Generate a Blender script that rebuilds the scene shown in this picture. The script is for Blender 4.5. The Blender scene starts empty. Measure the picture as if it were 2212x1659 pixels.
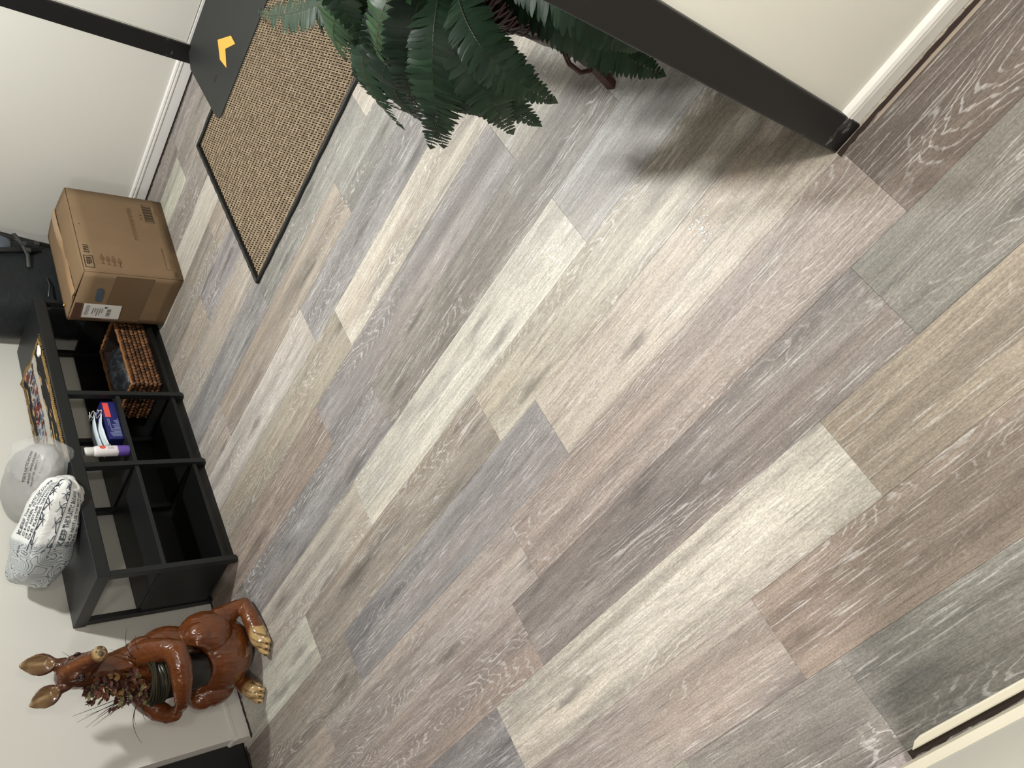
import bpy, bmesh, math, random
from mathutils import Vector, Matrix, Quaternion, noise as mnoise
S = bpy.context.scene
COL = S.collection
random.seed(7)

# ------------------------------------------------------------------ camera, light, exposure
cam_d = bpy.data.cameras.new('camera'); cam = bpy.data.objects.new('camera', cam_d); COL.objects.link(cam)
cam_d.sensor_fit = 'HORIZONTAL'; cam_d.sensor_width = 36.0; cam_d.lens = 1708.874 / 2212.0 * 36.0
cam_d.clip_start = 0.02
ax = Vector((-.52812423, .45491155, -.71703576)); ay = Vector((-.67047455, -.7415648, .02335652)); az = Vector((-.52110332, .49308938, .69664495))
cam.matrix_world = Matrix(((ax.x, ay.x, az.x, 0), (ax.y, ay.y, az.y, 0), (ax.z, ay.z, az.z, 1.5), (0, 0, 0, 1)))
S.camera = cam
w = bpy.data.worlds.new('world'); S.world = w; w.use_nodes = True
w.node_tree.nodes['Background'].inputs[0].default_value = (.80, .90, 1.0, 1)
w.node_tree.nodes['Background'].inputs[1].default_value = 0.02
S.view_settings.view_transform = 'Standard'; S.view_settings.look = 'None'
S.view_settings.exposure = 0.27; S.view_settings.gamma = 1.0; S.view_settings.use_curve_mapping = False
def area(name, loc, size, power, col, rot=(0, 0, 0), shape='DISK'):
    l = bpy.data.lights.new(name, 'AREA'); l.shape = shape; l.size = size; l.energy = power; l.color = col
    if shape == 'RECTANGLE': l.size_y = size * .5
    o = bpy.data.objects.new(name, l); o.location = loc; o.rotation_euler = rot; COL.objects.link(o); return o
area('room_lamp', (1.22, -2.45, 2.30), .18, 62, (1.0, .995, .955))
area('hall_lamp', (1.05, .78, 2.25), .40, 36, (1.0, .91, .88))
area('hall_floor_fill', (-.50, -.30, 2.30), .30, 20, (1.0, .95, .90))  # added fill that brightens the right of the hall floor
pl = bpy.data.lights.new('stub_wall_fill', 'POINT'); pl.energy = 34; pl.color = (1.0, .96, .90); pl.shadow_soft_size = .07  # added fill light for the stub wall, no known fixture here
po = bpy.data.objects.new('stub_wall_fill', pl); po.location = (-.80, .05, 1.5); COL.objects.link(po)

# ------------------------------------------------------------------ helpers
def lin(c):
    r = []
    for v in c:
        v /= 255.0
        r.append(v / 12.92 if v <= .04045 else ((v + .055) / 1.055) ** 2.4)
    return (r[0], r[1], r[2], 1.0)

class NT:
    def __init__(s, name):
        s.m = bpy.data.materials.new(name); s.m.use_nodes = True; s.t = s.m.node_tree
        s.b = s.t.nodes['Principled BSDF']; s.out = s.t.nodes['Material Output']
    def n(s, kind, **kw):
        x = s.t.nodes.new(kind)
        for k, v in kw.items(): setattr(x, k, v)
        return x
    def set(s, sock, v):
        if hasattr(v, 'is_output') or isinstance(v, bpy.types.NodeSocket): s.t.links.new(v, sock)
        elif v is not None: sock.default_value = v
    def math(s, op, a, b=None, c=None, clamp=False):
        x = s.n('ShaderNodeMath', operation=op); x.use_clamp = clamp
        s.set(x.inputs[0], a)
        if b is not None: s.set(x.inputs[1], b)
        if c is not None: s.set(x.inputs[2], c)
        return x.outputs[0]
    def mix(s, f, a, b, blend='MIX'):
        x = s.n('ShaderNodeMix', data_type='RGBA', blend_type=blend)
        s.set(x.inputs[0], f); s.set(x.inputs[6], a); s.set(x.inputs[7], b); return x.outputs[2]
    def noise(s, vec, scale=5, detail=2, rough=.5, dist=0):
        x = s.n('ShaderNodeTexNoise'); s.set(x.inputs['Vector'], vec)
        x.inputs['Scale'].default_value = scale; x.inputs['Detail'].default_value = detail
        x.inputs['Roughness'].default_value = rough; x.inputs['Distortion'].default_value = dist
        return x.outputs[0]
    def step(s, v, lo, hi):
        x = s.n('ShaderNodeMapRange', interpolation_type='SMOOTHSTEP'); s.set(x.inputs[0], v)
        x.inputs[1].default_value = lo; x.inputs[2].default_value = hi; return x.outputs[0]
    def obj(s): return s.n('ShaderNodeTexCoord').outputs['Object']
    def mapping(s, vec, scale=(1, 1, 1), loc=None):
        x = s.n('ShaderNodeMapping'); s.set(x.inputs[0], vec); x.inputs[3].default_value = scale
        if loc is not None: s.set(x.inputs[1], loc)
        return x.outputs[0]
    def bump(s, h, strength=.3, dist=.01):
        x = s.n('ShaderNodeBump'); s.set(x.inputs['Height'], h); x.inputs['Strength'].default_value = strength
        x.inputs['Distance'].default_value = dist; s.t.links.new(x.outputs[0], s.b.inputs['Normal'])
    def base(s, c): s.set(s.b.inputs['Base Color'], c)
    def pr(s, **kw):
        for k, v in kw.items(): s.b.inputs[k.replace('_', ' ')].default_value = v

def simple(name, c, rough=.5, var=.06, scale=30, spec=.5, metal=0, bump=0, coat=0):
    t = NT(name); v = t.noise(t.obj(), scale, 3)
    c = lin(c) if max(c) > 1 else tuple(c) + (1,)
    d = tuple(x * (1 - var) for x in c[:3]) + (1,); e = tuple(min(1, x * (1 + var)) for x in c[:3]) + (1,)
    t.base(t.mix(v, d, e)); t.pr(Roughness=rough, Specular_IOR_Level=spec, Metallic=metal)
    if coat: t.pr(Coat_Weight=coat, Coat_Roughness=.08)
    if bump: t.bump(v, bump, .002)
    return t.m

class MB:
    """collects shapes and builds ONE mesh object"""
    def __init__(s): s.v = []; s.f = []; s.sm = []; s.mi = []
    def add(s, vs, fs, smooth=False, mi=0):
        o = len(s.v); s.v += [tuple(v) for v in vs]; s.f += [tuple(i + o for i in f) for f in fs]
        s.sm += [smooth] * len(fs); s.mi += [mi] * len(fs)
        return s
    def box(s, a, b, mi=0):
        x0, y0, z0 = a; x1, y1, z1 = b
        return s.hexa([(x0, y0, z0), (x1, y0, z0), (x1, y1, z0), (x0, y1, z0), (x0, y0, z1), (x1, y0, z1), (x1, y1, z1), (x0, y1, z1)], mi)
    def hexa(s, p, mi=0):
        return s.add(p, [(0, 3, 2, 1), (4, 5, 6, 7), (0, 1, 5, 4), (1, 2, 6, 5), (2, 3, 7, 6), (3, 0, 4, 7)], False, mi)
    def prism(s, poly, h, axis, lo, mi=0):
        """poly: 2D outline; extruded lo..h along axis 0/1/2"""
        def P(p, k):
            q = list(p); q.insert(axis, k); return q
        n = len(poly)
        vs = [P(p, lo) for p in poly] + [P(p, h) for p in poly]
        fs = [tuple(range(n))[::-1], tuple(range(n, 2 * n))] + [(i, (i + 1) % n, n + (i + 1) % n, n + i) for i in range(n)]
        return s.add(vs, fs, False, mi)
    def tube(s, pts, r, n=8, mi=0, caps=True):
        pts = [Vector(p) for p in pts]; rs = r if isinstance(r, (list, tuple)) else [r] * len(pts)
        vs = []; fs = []
        t0 = (pts[1] - pts[0]).normalized(); u = t0.orthogonal().normalized()
        for i, p in enumerate(pts):
            t = (pts[min(i + 1, len(pts) - 1)] - pts[max(i - 1, 0)])
            t = t.normalized() if t.length > 1e-9 else t0
            u = (u - t * u.dot(t))
            u = u.normalized() if u.length > 1e-6 else t.orthogonal().normalized()
            v = t.cross(u)
            for k in range(n):
                a = 2 * math.pi * k / n; vs.append(p + (u * math.cos(a) + v * math.sin(a)) * rs[i])
        for i in range(len(pts) - 1):
            for k in range(n):
                fs.append((i * n + k, i * n + (k + 1) % n, (i + 1) * n + (k + 1) % n, (i + 1) * n + k))
        s.add(vs, fs, True, mi)
        if caps:
            o = len(s.v) - len(vs)
            s.f += [tuple(o + k for k in range(n))[::-1], tuple(o + (len(pts) - 1) * n + k for k in range(n))]; s.sm += [False, False]; s.mi += [mi, mi]
        return s
    def lathe(s, prof, c=(0, 0, 0), n=24, mi=0, ax=None):
        """prof: list of (radius, z)"""
        vs = []; fs = []
        M = ax if ax else Matrix.Identity(3)
        for (r, z) in prof:
            for k in range(n):
                a = 2 * math.pi * k / n; vs.append(M @ Vector((r * math.cos(a), r * math.sin(a), z)) + Vector(c))
        for i in range(len(prof) - 1):
            for k in range(n):
                fs.append((i * n + k, i * n + (k + 1) % n, (i + 1) * n + (k + 1) % n, (i + 1) * n + k))
        s.add(vs, fs, True, mi)
        return s
    def ell(s, c, r, M=None, nu=12, nv=8, mi=0):
        vs = []; fs = []; M = M or Matrix.Identity(3); c = Vector(c)
        for j in range(1, nv):
            th = math.pi * j / nv
            for k in range(nu):
                a = 2 * math.pi * k / nu
                vs.append(M @ Vector((r[0] * math.sin(th) * math.cos(a), r[1] * math.sin(th) * math.sin(a), r[2] * math.cos(th))) + c)
        t = len(vs); vs += [M @ Vector((0, 0, r[2])) + c, M @ Vector((0, 0, -r[2])) + c]
        for k in range(nu):
            fs.append((t, k, (k + 1) % nu)); fs.append((t + 1, (nv - 2) * nu + (k + 1) % nu, (nv - 2) * nu + k))
            for j in range(nv - 2):
                fs.append((j * nu + k, (j + 1) * nu + k, (j + 1) * nu + (k + 1) % nu, j * nu + (k + 1) % nu))
        return s.add(vs, fs, True, mi)
    def mesh(s, name, mats):
        me = bpy.data.meshes.new(name); me.from_pydata(s.v, [], s.f)
        for m in (mats if isinstance(mats, (list, tuple)) else [mats]): me.materials.append(m)
        me.polygons.foreach_set('use_smooth', s.sm); me.polygons.foreach_set('material_index', s.mi)
        me.update(); return me
    def build(s, name, mats, parent=None, bevel=0, fix=True):
        me = s.mesh(name, mats)
        if fix:
            bm = bmesh.new(); bm.from_mesh(me); bmesh.ops.recalc_face_normals(bm, faces=bm.faces); bm.to_mesh(me); bm.free()
        o = bpy.data.objects.new(name, me); COL.objects.link(o)
        if parent: adopt(o, parent)
        if bevel:
            b = o.modifiers.new('bevel', 'BEVEL'); b.width = bevel; b.segments = 2; b.limit_method = 'ANGLE'
        return o
def adopt(o, parent):
    o.parent = parent; o.matrix_parent_inverse = parent.matrix_basis.inverted()
def tag(o, label=None, cat=None, group=None, kind=None):
    for k, v in (('label', label), ('category', cat), ('group', group), ('kind', kind)):
        if v: o[k] = v
    return o
def empty(name, loc, label=None, cat=None, group=None, rz=0):
    o = bpy.data.objects.new(name, None); COL.objects.link(o); o.location = loc; o.rotation_euler = (0, 0, rz)
    o.matrix_basis = Matrix.LocRotScale(Vector(loc), Quaternion((0, 0, 1), rz), None)
    o.empty_display_size = .05
    return tag(o, label, cat, group)
def struct(o): o['kind'] = 'structure'; return o
def text_geo(body, size, bold=0.0):
    """flat lettering: (verts, faces), origin at the lower left, lying in xy"""
    cu = bpy.data.curves.new('t', 'FONT'); cu.body = body; cu.size = size; cu.resolution_u = 2; cu.offset = bold
    o = bpy.data.objects.new('t', cu); COL.objects.link(o)
    dg = bpy.context.evaluated_depsgraph_get(); me = bpy.data.meshes.new_from_object(o.evaluated_get(dg))
    vs = [v.co.copy() for v in me.vertices]; fs = [tuple(p.vertices) for p in me.polygons]
    bpy.data.objects.remove(o); bpy.data.curves.remove(cu); bpy.data.meshes.remove(me)
    return vs, fs
def frame_pts(vs, o, u, v, n=None, lift=0):
    o = Vector(o); u = Vector(u).normalized(); v = Vector(v).normalized(); n = u.cross(v)
    return [o + u * p.x + v * p.y + n * lift for p in vs]

# ------------------------------------------------------------------ materials
def mat_plank():
    t = NT('vinyl_plank')
    oi = t.n('ShaderNodeObjectInfo'); rnd = oi.outputs['Random']; colr = oi.outputs['Color']
    off = t.n('ShaderNodeCombineXYZ'); t.set(off.inputs[0], t.math('MULTIPLY', rnd, 37.0)); t.set(off.inputs[1], t.math('MULTIPLY', rnd, 91.3)); t.set(off.inputs[2], t.math('MULTIPLY', rnd, 53.0))
    va = t.n('ShaderNodeVectorMath', operation='ADD'); t.set(va.inputs[0], t.obj()); t.set(va.inputs[1], off.outputs[0]); P = va.outputs[0]
    wob = t.noise(t.mapping(P, (2.5, 7, 1)), 1, 2)
    # long tone bands along the board
    band = t.noise(t.mapping(P, (.75, 17, 1)), 1, 3, .55)
    c = t.mix(t.step(band, .34, .66), t.mix(1.0, colr, (.76, .745, .735, 1), 'MULTIPLY'), t.mix(1.0, colr, (1.12, 1.115, 1.10, 1), 'MULTIPLY'))
    # smoky grey clouds
    cl = t.noise(t.mapping(P, (1.5, 8.5, 1)), 1, 3, .6, .4)
    c = t.mix(t.math('MULTIPLY', t.step(cl, .50, .72), .85), c, t.mix(1.0, colr, (.50, .505, .515, 1), 'MULTIPLY'))
    # warm blush
    wm = t.noise(t.mapping(P, (.9, 6, 3)), 1, 2)
    c = t.mix(t.math('MULTIPLY', t.step(wm, .5, .7), .5), c, t.mix(1.0, colr, (1.07, .97, .88, 1), 'MULTIPLY'))
    # growth rings: flat-sawn hearts, stretched cells
    rv = t.n('ShaderNodeVectorMath', operation='ADD'); t.set(rv.inputs[0], t.mapping(P, (1.25, 7.2, 1)))
    wv = t.n('ShaderNodeTexNoise'); t.set(wv.inputs['Vector'], t.mapping(P, (6, 26, 1))); wv.inputs['Scale'].default_value = 1; wv.inputs['Detail'].default_value = 3
    sc = t.n('ShaderNodeVectorMath', operation='SCALE'); t.set(sc.inputs[0], wv.outputs['Color']); sc.inputs['Scale'].default_value = .26
    t.set(rv.inputs[1], sc.outputs[0])
    vo = t.n('ShaderNodeTexVoronoi', voronoi_dimensions='2D', feature='SMOOTH_F1'); t.set(vo.inputs['Vector'], rv.outputs[0]); vo.inputs['Scale'].default_value = 1; vo.inputs['Smoothness'].default_value = .35
    d = vo.outputs['Distance']
    fib = t.noise(t.mapping(P, (18, 380, 1)), 1, 2, .6)
    fib2 = t.noise(t.mapping(P, (6, 130, 1)), 1, 2, .6)
    streak = t.noise(t.mapping(P, (1.6, 60, 4)), 1, 3, .6)
    c = t.mix(1.0, c, t.mix(t.step(streak, .30, .70), (.86, .855, .85, 1), (1.09, 1.09, 1.08, 1)), 'MULTIPLY')
    ring = t.math('SINE', t.math('MULTIPLY_ADD', fib2, 2.6, t.math('MULTIPLY', d, 120.0)))
    rline = t.step(ring, .60, .97)
    rmask = t.step(t.noise(t.mapping(P, (1.5, 8, 1)), 1, 2), .44, .62)
    far = t.step(d, .78, .44)
    brk = t.step(fib2, .34, .54)
    ringamt = t.math('MULTIPLY', t.math('MULTIPLY', rline, rmask), t.math('MULTIPLY', far, brk))
    c = t.mix(t.math('MULTIPLY', t.math('MULTIPLY', rmask, far), .36), c, t.mix(1.0, colr, (.74, .70, .66, 1), 'MULTIPLY'))
    lime = t.mix(.66, colr, (.74, .74, .73, 1))
    c = t.mix(t.math('MULTIPLY', ringamt, .58), c, lime)
    # straight limed pores: short bright dashes
    pore = t.noise(t.mapping(P, (12, 250, 1)), 1, 1, .4)
    pm = t.step(t.noise(t.mapping(P, (1.2, 12, 5)), 1, 2), .44, .60)
    c = t.mix(t.math('MULTIPLY', t.math('MULTIPLY', t.step(pore, .58, .70), pm), .52), c, lime)
    dpore = t.step(t.noise(t.mapping(P, (9, 210, 9)), 1, 1, .4), .60, .74)
    c = t.mix(t.math('MULTIPLY', dpore, .62), c, t.mix(1.0, colr, (.55, .53, .52, 1), 'MULTIPLY'))
    c = t.mix(1.0, c, t.mix(t.step(fib, .3, .7), (.84, .84, .84, 1), (1.12, 1.12, 1.12, 1)), 'MULTIPLY')
    gr = t.noise(t.mapping(P, (150, 330, 1)), 1, 3, .75)
    c = t.mix(1.0, c, t.mix(t.step(gr, .35, .65), (.80, .80, .80, 1), (1.16, 1.16, 1.16, 1)), 'MULTIPLY')
    # knot hearts: only where a slow mask allows, ragged edge
    kn = t.math('ADD', d, t.math('MULTIPLY_ADD', t.noise(t.mapping(P, (40, 90, 1)), 1, 2), .10, -.05))
    km = t.step(t.noise(t.mapping(P, (.9, 5, 8)), 1, 1), .42, .52)
    c = t.mix(t.math('MULTIPLY', t.math('MULTIPLY', t.step(kn, .15, .02), km), .72), c, t.mix(1.0, colr, (.34, .33, .33, 1), 'MULTIPLY'))
    t.base(c)
    rg = t.math('MULTIPLY_ADD', fib2, .16, .35); t.set(t.b.inputs['Roughness'], rg)
    t.pr(Specular_IOR_Level=.42)
    t.bump(t.math('ADD', fib, t.math('MULTIPLY', pore, .7)), .20, .0012)
    return t.m
M_PLANK = mat_plank()

def mat_wall(name, c):
    t = NT(name); v = t.noise(t.obj(), 1.2, 3); f = t.noise(t.obj(), 260, 2)
    c = lin(c); t.base(t.mix(v, tuple(x * .965 for x in c[:3]) + (1,), c)); t.pr(Roughness=.62, Specular_IOR_Level=.3); t.bump(f, .06, .002); return t.m
M_WALL = mat_wall('wall_paint', (216, 215, 207))
M_CEIL = mat_wall('ceiling_paint', (150, 148, 143))  # unseen ceiling, greyed to cut bounce light
M_WALLD = mat_wall('darkened_wall_paint', (96, 86, 76))  # unseen walls, colour darkened to weaken the fill in the room
M_TRIM = simple('white_trim_paint', (226, 225, 222), .35, .04, 20)
M_CREAMTRIM = simple('cream_trim_paint', (222, 216, 198), .4, .06, 14)
def mat_black(name, base=(30, 31, 31), scuff=0.0):
    t = NT(name); P = t.obj()
    c = t.mix(t.noise(P, 6, 3), tuple(x * .85 for x in lin(base)[:3]) + (1,), lin(base))
    if scuff:
        s1 = t.step(t.noise(t.mapping(P, (14, 14, 30)), 1, 4, .7), .58, .72)
        lo = t.n('ShaderNodeSeparateXYZ'); t.set(lo.inputs[0], P)
        c = t.mix(t.math('MULTIPLY', t.math('MULTIPLY', s1, t.step(lo.outputs[2], .22, .02)), scuff), c, (.42, .42, .42, 1))
    t.base(c); t.pr(Roughness=.42, Specular_IOR_Level=.45); t.bump(t.noise(P, 90, 3), .08, .002); return t.m
M_CASING = mat_black('black_trim_paint', (19, 19, 20), .8)
M_DOORB = mat_black('black_door_paint', (24, 25, 25), .0)
M_GAP = simple('dark_gap_dirt', (46, 34, 28), .9, .3, 60)
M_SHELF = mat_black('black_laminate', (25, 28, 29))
M_SHELFIN = mat_black('black_laminate_shaded', (13, 14, 14))  # darker copy for the panels, shade of the unlit bays in the colour

# ------------------------------------------------------------------ setting: floor of vinyl planks
fl = MB(); fl.box((-1.6, -3.80, -.06), (3.30, 1.60, -.0035))
floor = struct(fl.build('floor', simple('subfloor', (60, 52, 46), .9)))
TONES = dict(cream=(190, 187, 177), beige=(172, 167, 158), tan=(158, 150, 141), taupe=(147, 142, 136), grey=(145, 144, 143), dgrey=(134, 131, 127),
             silver=(163, 163, 162), pink=(160, 153, 147), brown=(148, 138, 128), dbrown=(116, 108, 102))
ROWS = {-10: [(.9, 'grey'), (2.12, 'taupe'), (3.3, 'taupe')], -9: [(.925, 'grey'), (2.145, 'taupe'), (3.3, 'cream')], -8: [(.58, 'grey'), (1.8, 'beige'), (3.3, 'taupe')],
        -7: [(.35, 'grey'), (1.57, 'taupe'), (2.79, 'cream'), (3.3, 'taupe')], -6: [(.9, 'taupe'), (2.12, 'tan'), (3.3, 'taupe')], -5: [(1.17, 'grey'), (2.39, 'grey'), (3.3, 'tan')],
        -4: [(.6, 'grey'), (1.82, 'grey'), (3.04, 'beige'), (3.3, 'tan')], -3: [(1.057, 'cream'), (1.96, 'grey'), (3.18, 'grey'), (3.3, 'tan')], -2: [(.11, 'silver'), (1.327, 'grey'), (2.547, 'tan'), (3.3, 'beige')],
        -1: [(.569, 'beige'), (1.789, 'grey'), (3.01, 'cream'), (3.3, 'tan')], 0: [(.402, 'taupe'), (1.622, 'cream'), (2.84, 'tan'), (3.3, 'grey')], 1: [(.712, 'beige'), (1.937, 'grey'), (3.16, 'brown'), (3.3, 'grey')],
        2: [(.402, 'silver'), (1.622, 'dgrey'), (2.84, 'grey'), (3.3, 'taupe')], 3: [(.694, 'silver'), (1.918, 'cream'), (3.14, 'beige'), (3.3, 'tan')], 4: [(.04, 'taupe'), (1.259, 'beige'), (2.487, 'taupe'), (3.3, 'cream')],
        5: [(-.135, 'beige'), (1.085, 'beige'), (2.304, 'grey'), (3.3, 'taupe')], 6: [(.158, 'dbrown'), (1.379, 'tan'), (2.602, 'pink'), (3.3, 'beige')], 7: [(.294, 'dgrey'), (1.509, 'dgrey'), (2.73, 'pink'), (3.3, 'grey')],
        8: [(-.69, 'taupe'), (.533, 'brown'), (1.746, 'cream'), (2.97, 'grey'), (3.3, 'pink')], 9: [(-.33, 'taupe'), (.887, 'brown'), (2.107, 'pink'), (3.3, 'grey')], 10: [(-.42, 'taupe'), (.80, 'dgrey'), (1.257, 'dgrey'), (2.477, 'cream'), (3.3, 'taupe')],
        11: [(.3, 'taupe'), (1.52, 'grey'), (2.74, 'beige'), (3.3, 'grey')], 12: [(.7, 'tan'), (1.92, 'taupe'), (3.3, 'grey')], 13: [(.1, 'grey'), (1.32, 'cream'), (2.54, 'taupe'), (3.3, 'tan')]}
W = .17974; Y0 = -1.8693; g = .00018; b_ = .0004
for r, segs in sorted(ROWS.items()):
    x0 = -1.3
    for x1, tone in segs:
        ya = Y0 + W * r + g; yb = Y0 + W * (r + 1) - g; xa = x0 + g; xb = min(x1, 3.25) - g
        x0 = x1
        if r == -10: ya = -3.652
        lift = random.uniform(-.0002, .0002)
        m = MB(); zt = lift
        P = [(xa, ya), (xb, ya), (xb, yb), (xa, yb)]; Q = [(xa + b_, ya + b_), (xb - b_, ya + b_), (xb - b_, yb - b_), (xa + b_, yb - b_)]
        m.add([(x, y, -.004) for x, y in P] + [(x, y, zt - b_) for x, y in P] + [(x, y, zt) for x, y in Q],
              [(3, 2, 1, 0), (8, 9, 10, 11)] + [(i, (i + 1) % 4, 4 + (i + 1) % 4, 4 + i) for i in range(4)] + [(4 + i, 4 + (i + 1) % 4, 8 + (i + 1) % 4, 8 + i) for i in range(4)])
        o = m.build('plank', M_PLANK, floor); o.color = tuple(v * random.uniform(.97, 1.03) for v in lin(TONES[tone])[:3]) + (1,)

# ------------------------------------------------------------------ setting: walls
def wallbox(name, a, b, m=M_WALL): return struct(MB().box(a, b).build(name, m))
ZC = 2.42
wallbox('wall_far', (1.650, -3.80, 0), (3.30, -3.668, ZC))
wallbox('wall_far_2', (-1.6, -3.80, 0), (.70, -3.668, ZC))
wallbox('wall_far_3', (.70, -3.80, 2.08), (1.70, -3.668, ZC))
wallbox('wall_right', (3.18, -3.668, 0), (3.30, -1.010, ZC))
wallbox('wall_right_2', (3.235, -1.010, 2.08), (3.30, -.10, ZC))
wallbox('wall_right_3', (3.18, -.10, 0), (3.30, 1.6, ZC), M_WALLD)
wallbox('wall_left', (-1.72, -3.80, 0), (-1.6, 1.6, ZC), M_WALLD)
wallbox('wall_stub', (-1.6, -.93, 0), (.150, -.812, ZC))
wallbox('wall_hall', (-1.6, .134, 0), (.815, .25, ZC))
wallbox('wall_back', (-1.6, 1.6, 0), (3.30, 1.72, ZC), M_WALLD)
struct(MB().box((-1.72, -3.80, ZC), (3.30, 1.72, ZC + .1)).build('ceiling', M_CEIL))
# black casings
def casing(name, a, b, m=M_CASING): return struct(MB().box(a, b).build(name, m, bevel=.004))
casing('trim_1', (1.650, -3.670, .02), (1.737, -3.652, 2.16))
casing('trim_2', (.60, -3.668, .0), (.685, -3.652, 2.16))
casing('trim_3', (.685, -3.668, 2.08), (1.652, -3.652, 2.165))
casing('trim_4', (.102, -.935, 0), (.168, -.797, ZC))
# front door in the far wall (cream slab, sill)
d1 = struct(empty('door_1', (1.17, -3.72, 0)))
MB().box((.702, -3.765, .060), (1.6495, -3.676, 2.078)).build('door_panel', M_WALL, d1, bevel=.003)
MB().box((.702, -3.80, 0), (1.6495, -3.670, .057)).build('sill', M_TRIM, d1)
# dark side door beside the statue
d2 = struct(empty('door_2', (3.25, -.55, 0)))
MB().box((3.236, -1.008, .012), (3.262, -.10, 2.075)).build('door_panel', M_DOORB, d2)
# baseboards: profile (depth, z)
PROF = [(0, 0), (.009, 0), (.009, .046), (.0125, .050), (.0125, .056), (.0105, .060), (.0125, .066), (.0105, .073), (.004, .077), (0, .077)]
def baseboard(name, wall, sgn, axis, lo, hi, z0=.004, m=M_TRIM, prof=PROF, sc=1.0):
    """runs along `axis`; stands off plane `wall` in direction sgn"""
    mb = MB(); n = len(prof); pts = [(wall + sgn * d, z0 + z * sc) for d, z in prof]
    vs = []
    for k in (lo, hi):
        for q, z in pts: vs.append((k, q, z) if axis == 0 else (q, k, z))
    mb.add(vs, [tuple(range(n)), tuple(range(n, 2 * n))[::-1]] + [(i, (i + 1) % n, n + (i + 1) % n, n + i) for i in range(n)])
    return struct(mb.build(name, m))
baseboard('baseboard_far', -3.668, 1, 0, 1.737, 3.18)
baseboard('baseboard_right', 3.18, -1, 1, -3.655, -1.010, prof=[(0, 0), (.008, 0), (.008, .058), (.011, .060), (.011, .074), (.004, .078), (0, .078)], z0=0, sc=.92, m=M_WALL)
baseboard('baseboard_right_end', -1.010, 1, 0, 3.172, 3.235, prof=[(0, 0), (.007, 0), (.007, .058), (.010, .060), (.010, .074), (.003, .078), (0, .078)], z0=0, sc=.92, m=M_WALL)
baseboard('baseboard_stub', -.812, 1, 0, -1.6, .104, prof=[(0, 0), (.010, 0), (.010, .034), (.0135, .038), (.0125, .044), (.0145, .050), (.011, .058), (0, .060)], sc=1.0)
baseboard('baseboard_hall', .134, -1, 0, -1.6, .815, prof=[(0, 0), (.010, 0), (.010, .070), (.013, .072), (.013, .078), (.0135, .090), (.004, .098), (0, .098)], m=M_CREAMTRIM, z0=.012)
# ragged dark gaps where the planks stop short of the walls
def ragged(name, p0, p1, width, amp, z=.0012, m=M_GAP, step=.012, seed=1):
    rnd = random.Random(seed); p0 = Vector(p0); p1 = Vector(p1); d = p1 - p0; n = max(2, int(d.length / step)); nr = Vector((-d.y, d.x, 0)).normalized()
    vs = []
    for i in range(n + 1):
        q = p0 + d * (i / n); a = rnd.uniform(-amp, amp); c = rnd.uniform(-amp, amp) * .4
        vs += [q + nr * (c) + Vector((0, 0, z)), q + nr * (width + a) + Vector((0, 0, z))]
    fs = [(2 * i, 2 * i + 2, 2 * i + 3, 2 * i + 1) for i in range(n)]
    o = MB().add(vs, fs).build(name, m, floor); return o
ragged('gap_line', (3.0, -3.6555, 0), (1.73, -3.6555, 0), -.013, .004, seed=3)
ragged('gap_line', (3.170, -3.6, 0), (3.170, -.99, 0), .014, .005, seed=4)
ragged('gap_line', (-.9, -.800, 0), (.165, -.797, 0), .011, .003, seed=5)
ragged('gap_line', (3.245, -.985, 0), (3.245, -.60, 0), .018, .006, seed=8)
ragged('gap_line', (-.8, .1115, 0), (.80, .1115, 0), .012, .002, seed=6)
MB().prism([(-.8, .098), (.76, .098), (.775, .1015), (.79, .113), (-.8, .113)], .007, 2, .0005).build('shoe_strip', M_CREAMTRIM, floor, bevel=.003)
MB().prism([(-.9, -.7885), (.07, -.7865), (.09, -.782), (.085, -.779), (-.9, -.779)], .004, 2, .0005).build('shoe_strip', simple('dusty_beige_strip', (150, 139, 126), .6), floor, bevel=.002)
# ceiling lamp of the room (out of view, gives the main light)
t_ = NT('lamp_glass'); t_.base((.9, .9, .88, 1)); t_.pr(Emission_Strength=4.0); t_.b.inputs['Emission Color'].default_value = (1, .96, .88, 1)
lampr = empty('ceiling_light', (1.22, -2.45, ZC), 'round white flush ceiling light over the middle of the room', 'light')
MB().lathe([(0, -.10), (.07, -.098), (.12, -.08), (.145, -.045), (.15, -.02)], (1.22, -2.45, ZC)).build('diffuser', t_.m, lampr)
MB().lathe([(.15, -.02), (.165, -.02), (.17, 0), (0, 0)], (1.22, -2.45, ZC)).build('rim', M_TRIM, lampr)

# ------------------------------------------------------------------ black shoe bench / cubby
SH = empty('cubby_bench', (3.0, -2.35, 0), 'long black cubby bench with open bays against the right wall', 'bench')
XF, XB, YL, YR = 2.807, 3.168, -3.105, -1.605
ZT0, ZT1, ZM, ZBo = .503, .550, .306, .062
MB().box((XF - .004, YL - .004, ZT0), (XB + .004, YR + .004, ZT1)).build('top_board', M_SHELF, SH, bevel=.002)
for y in (YL, -2.533, -2.139, YR - .022):
    # front upright with a chamfered toe that juts past the plinth
    MB().prism([(XF, ZT0), (XF, .016), (XF + .006, .004), (XF + .018, 0), (XF + .034, 0), (XF + .036, .028), (XF + .030, .05), (XF + .030, ZT0)], y + .022, 1, y).build('post', M_SHELF, SH, bevel=.001)
    MB().box((XB - .030, y, 0), (XB, y + .022, ZT0)).build('post', M_SHELF, SH, bevel=.001)
bays = ((YL + .022, -2.533), (-2.511, -2.139), (-2.117, YR - .022))
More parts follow.
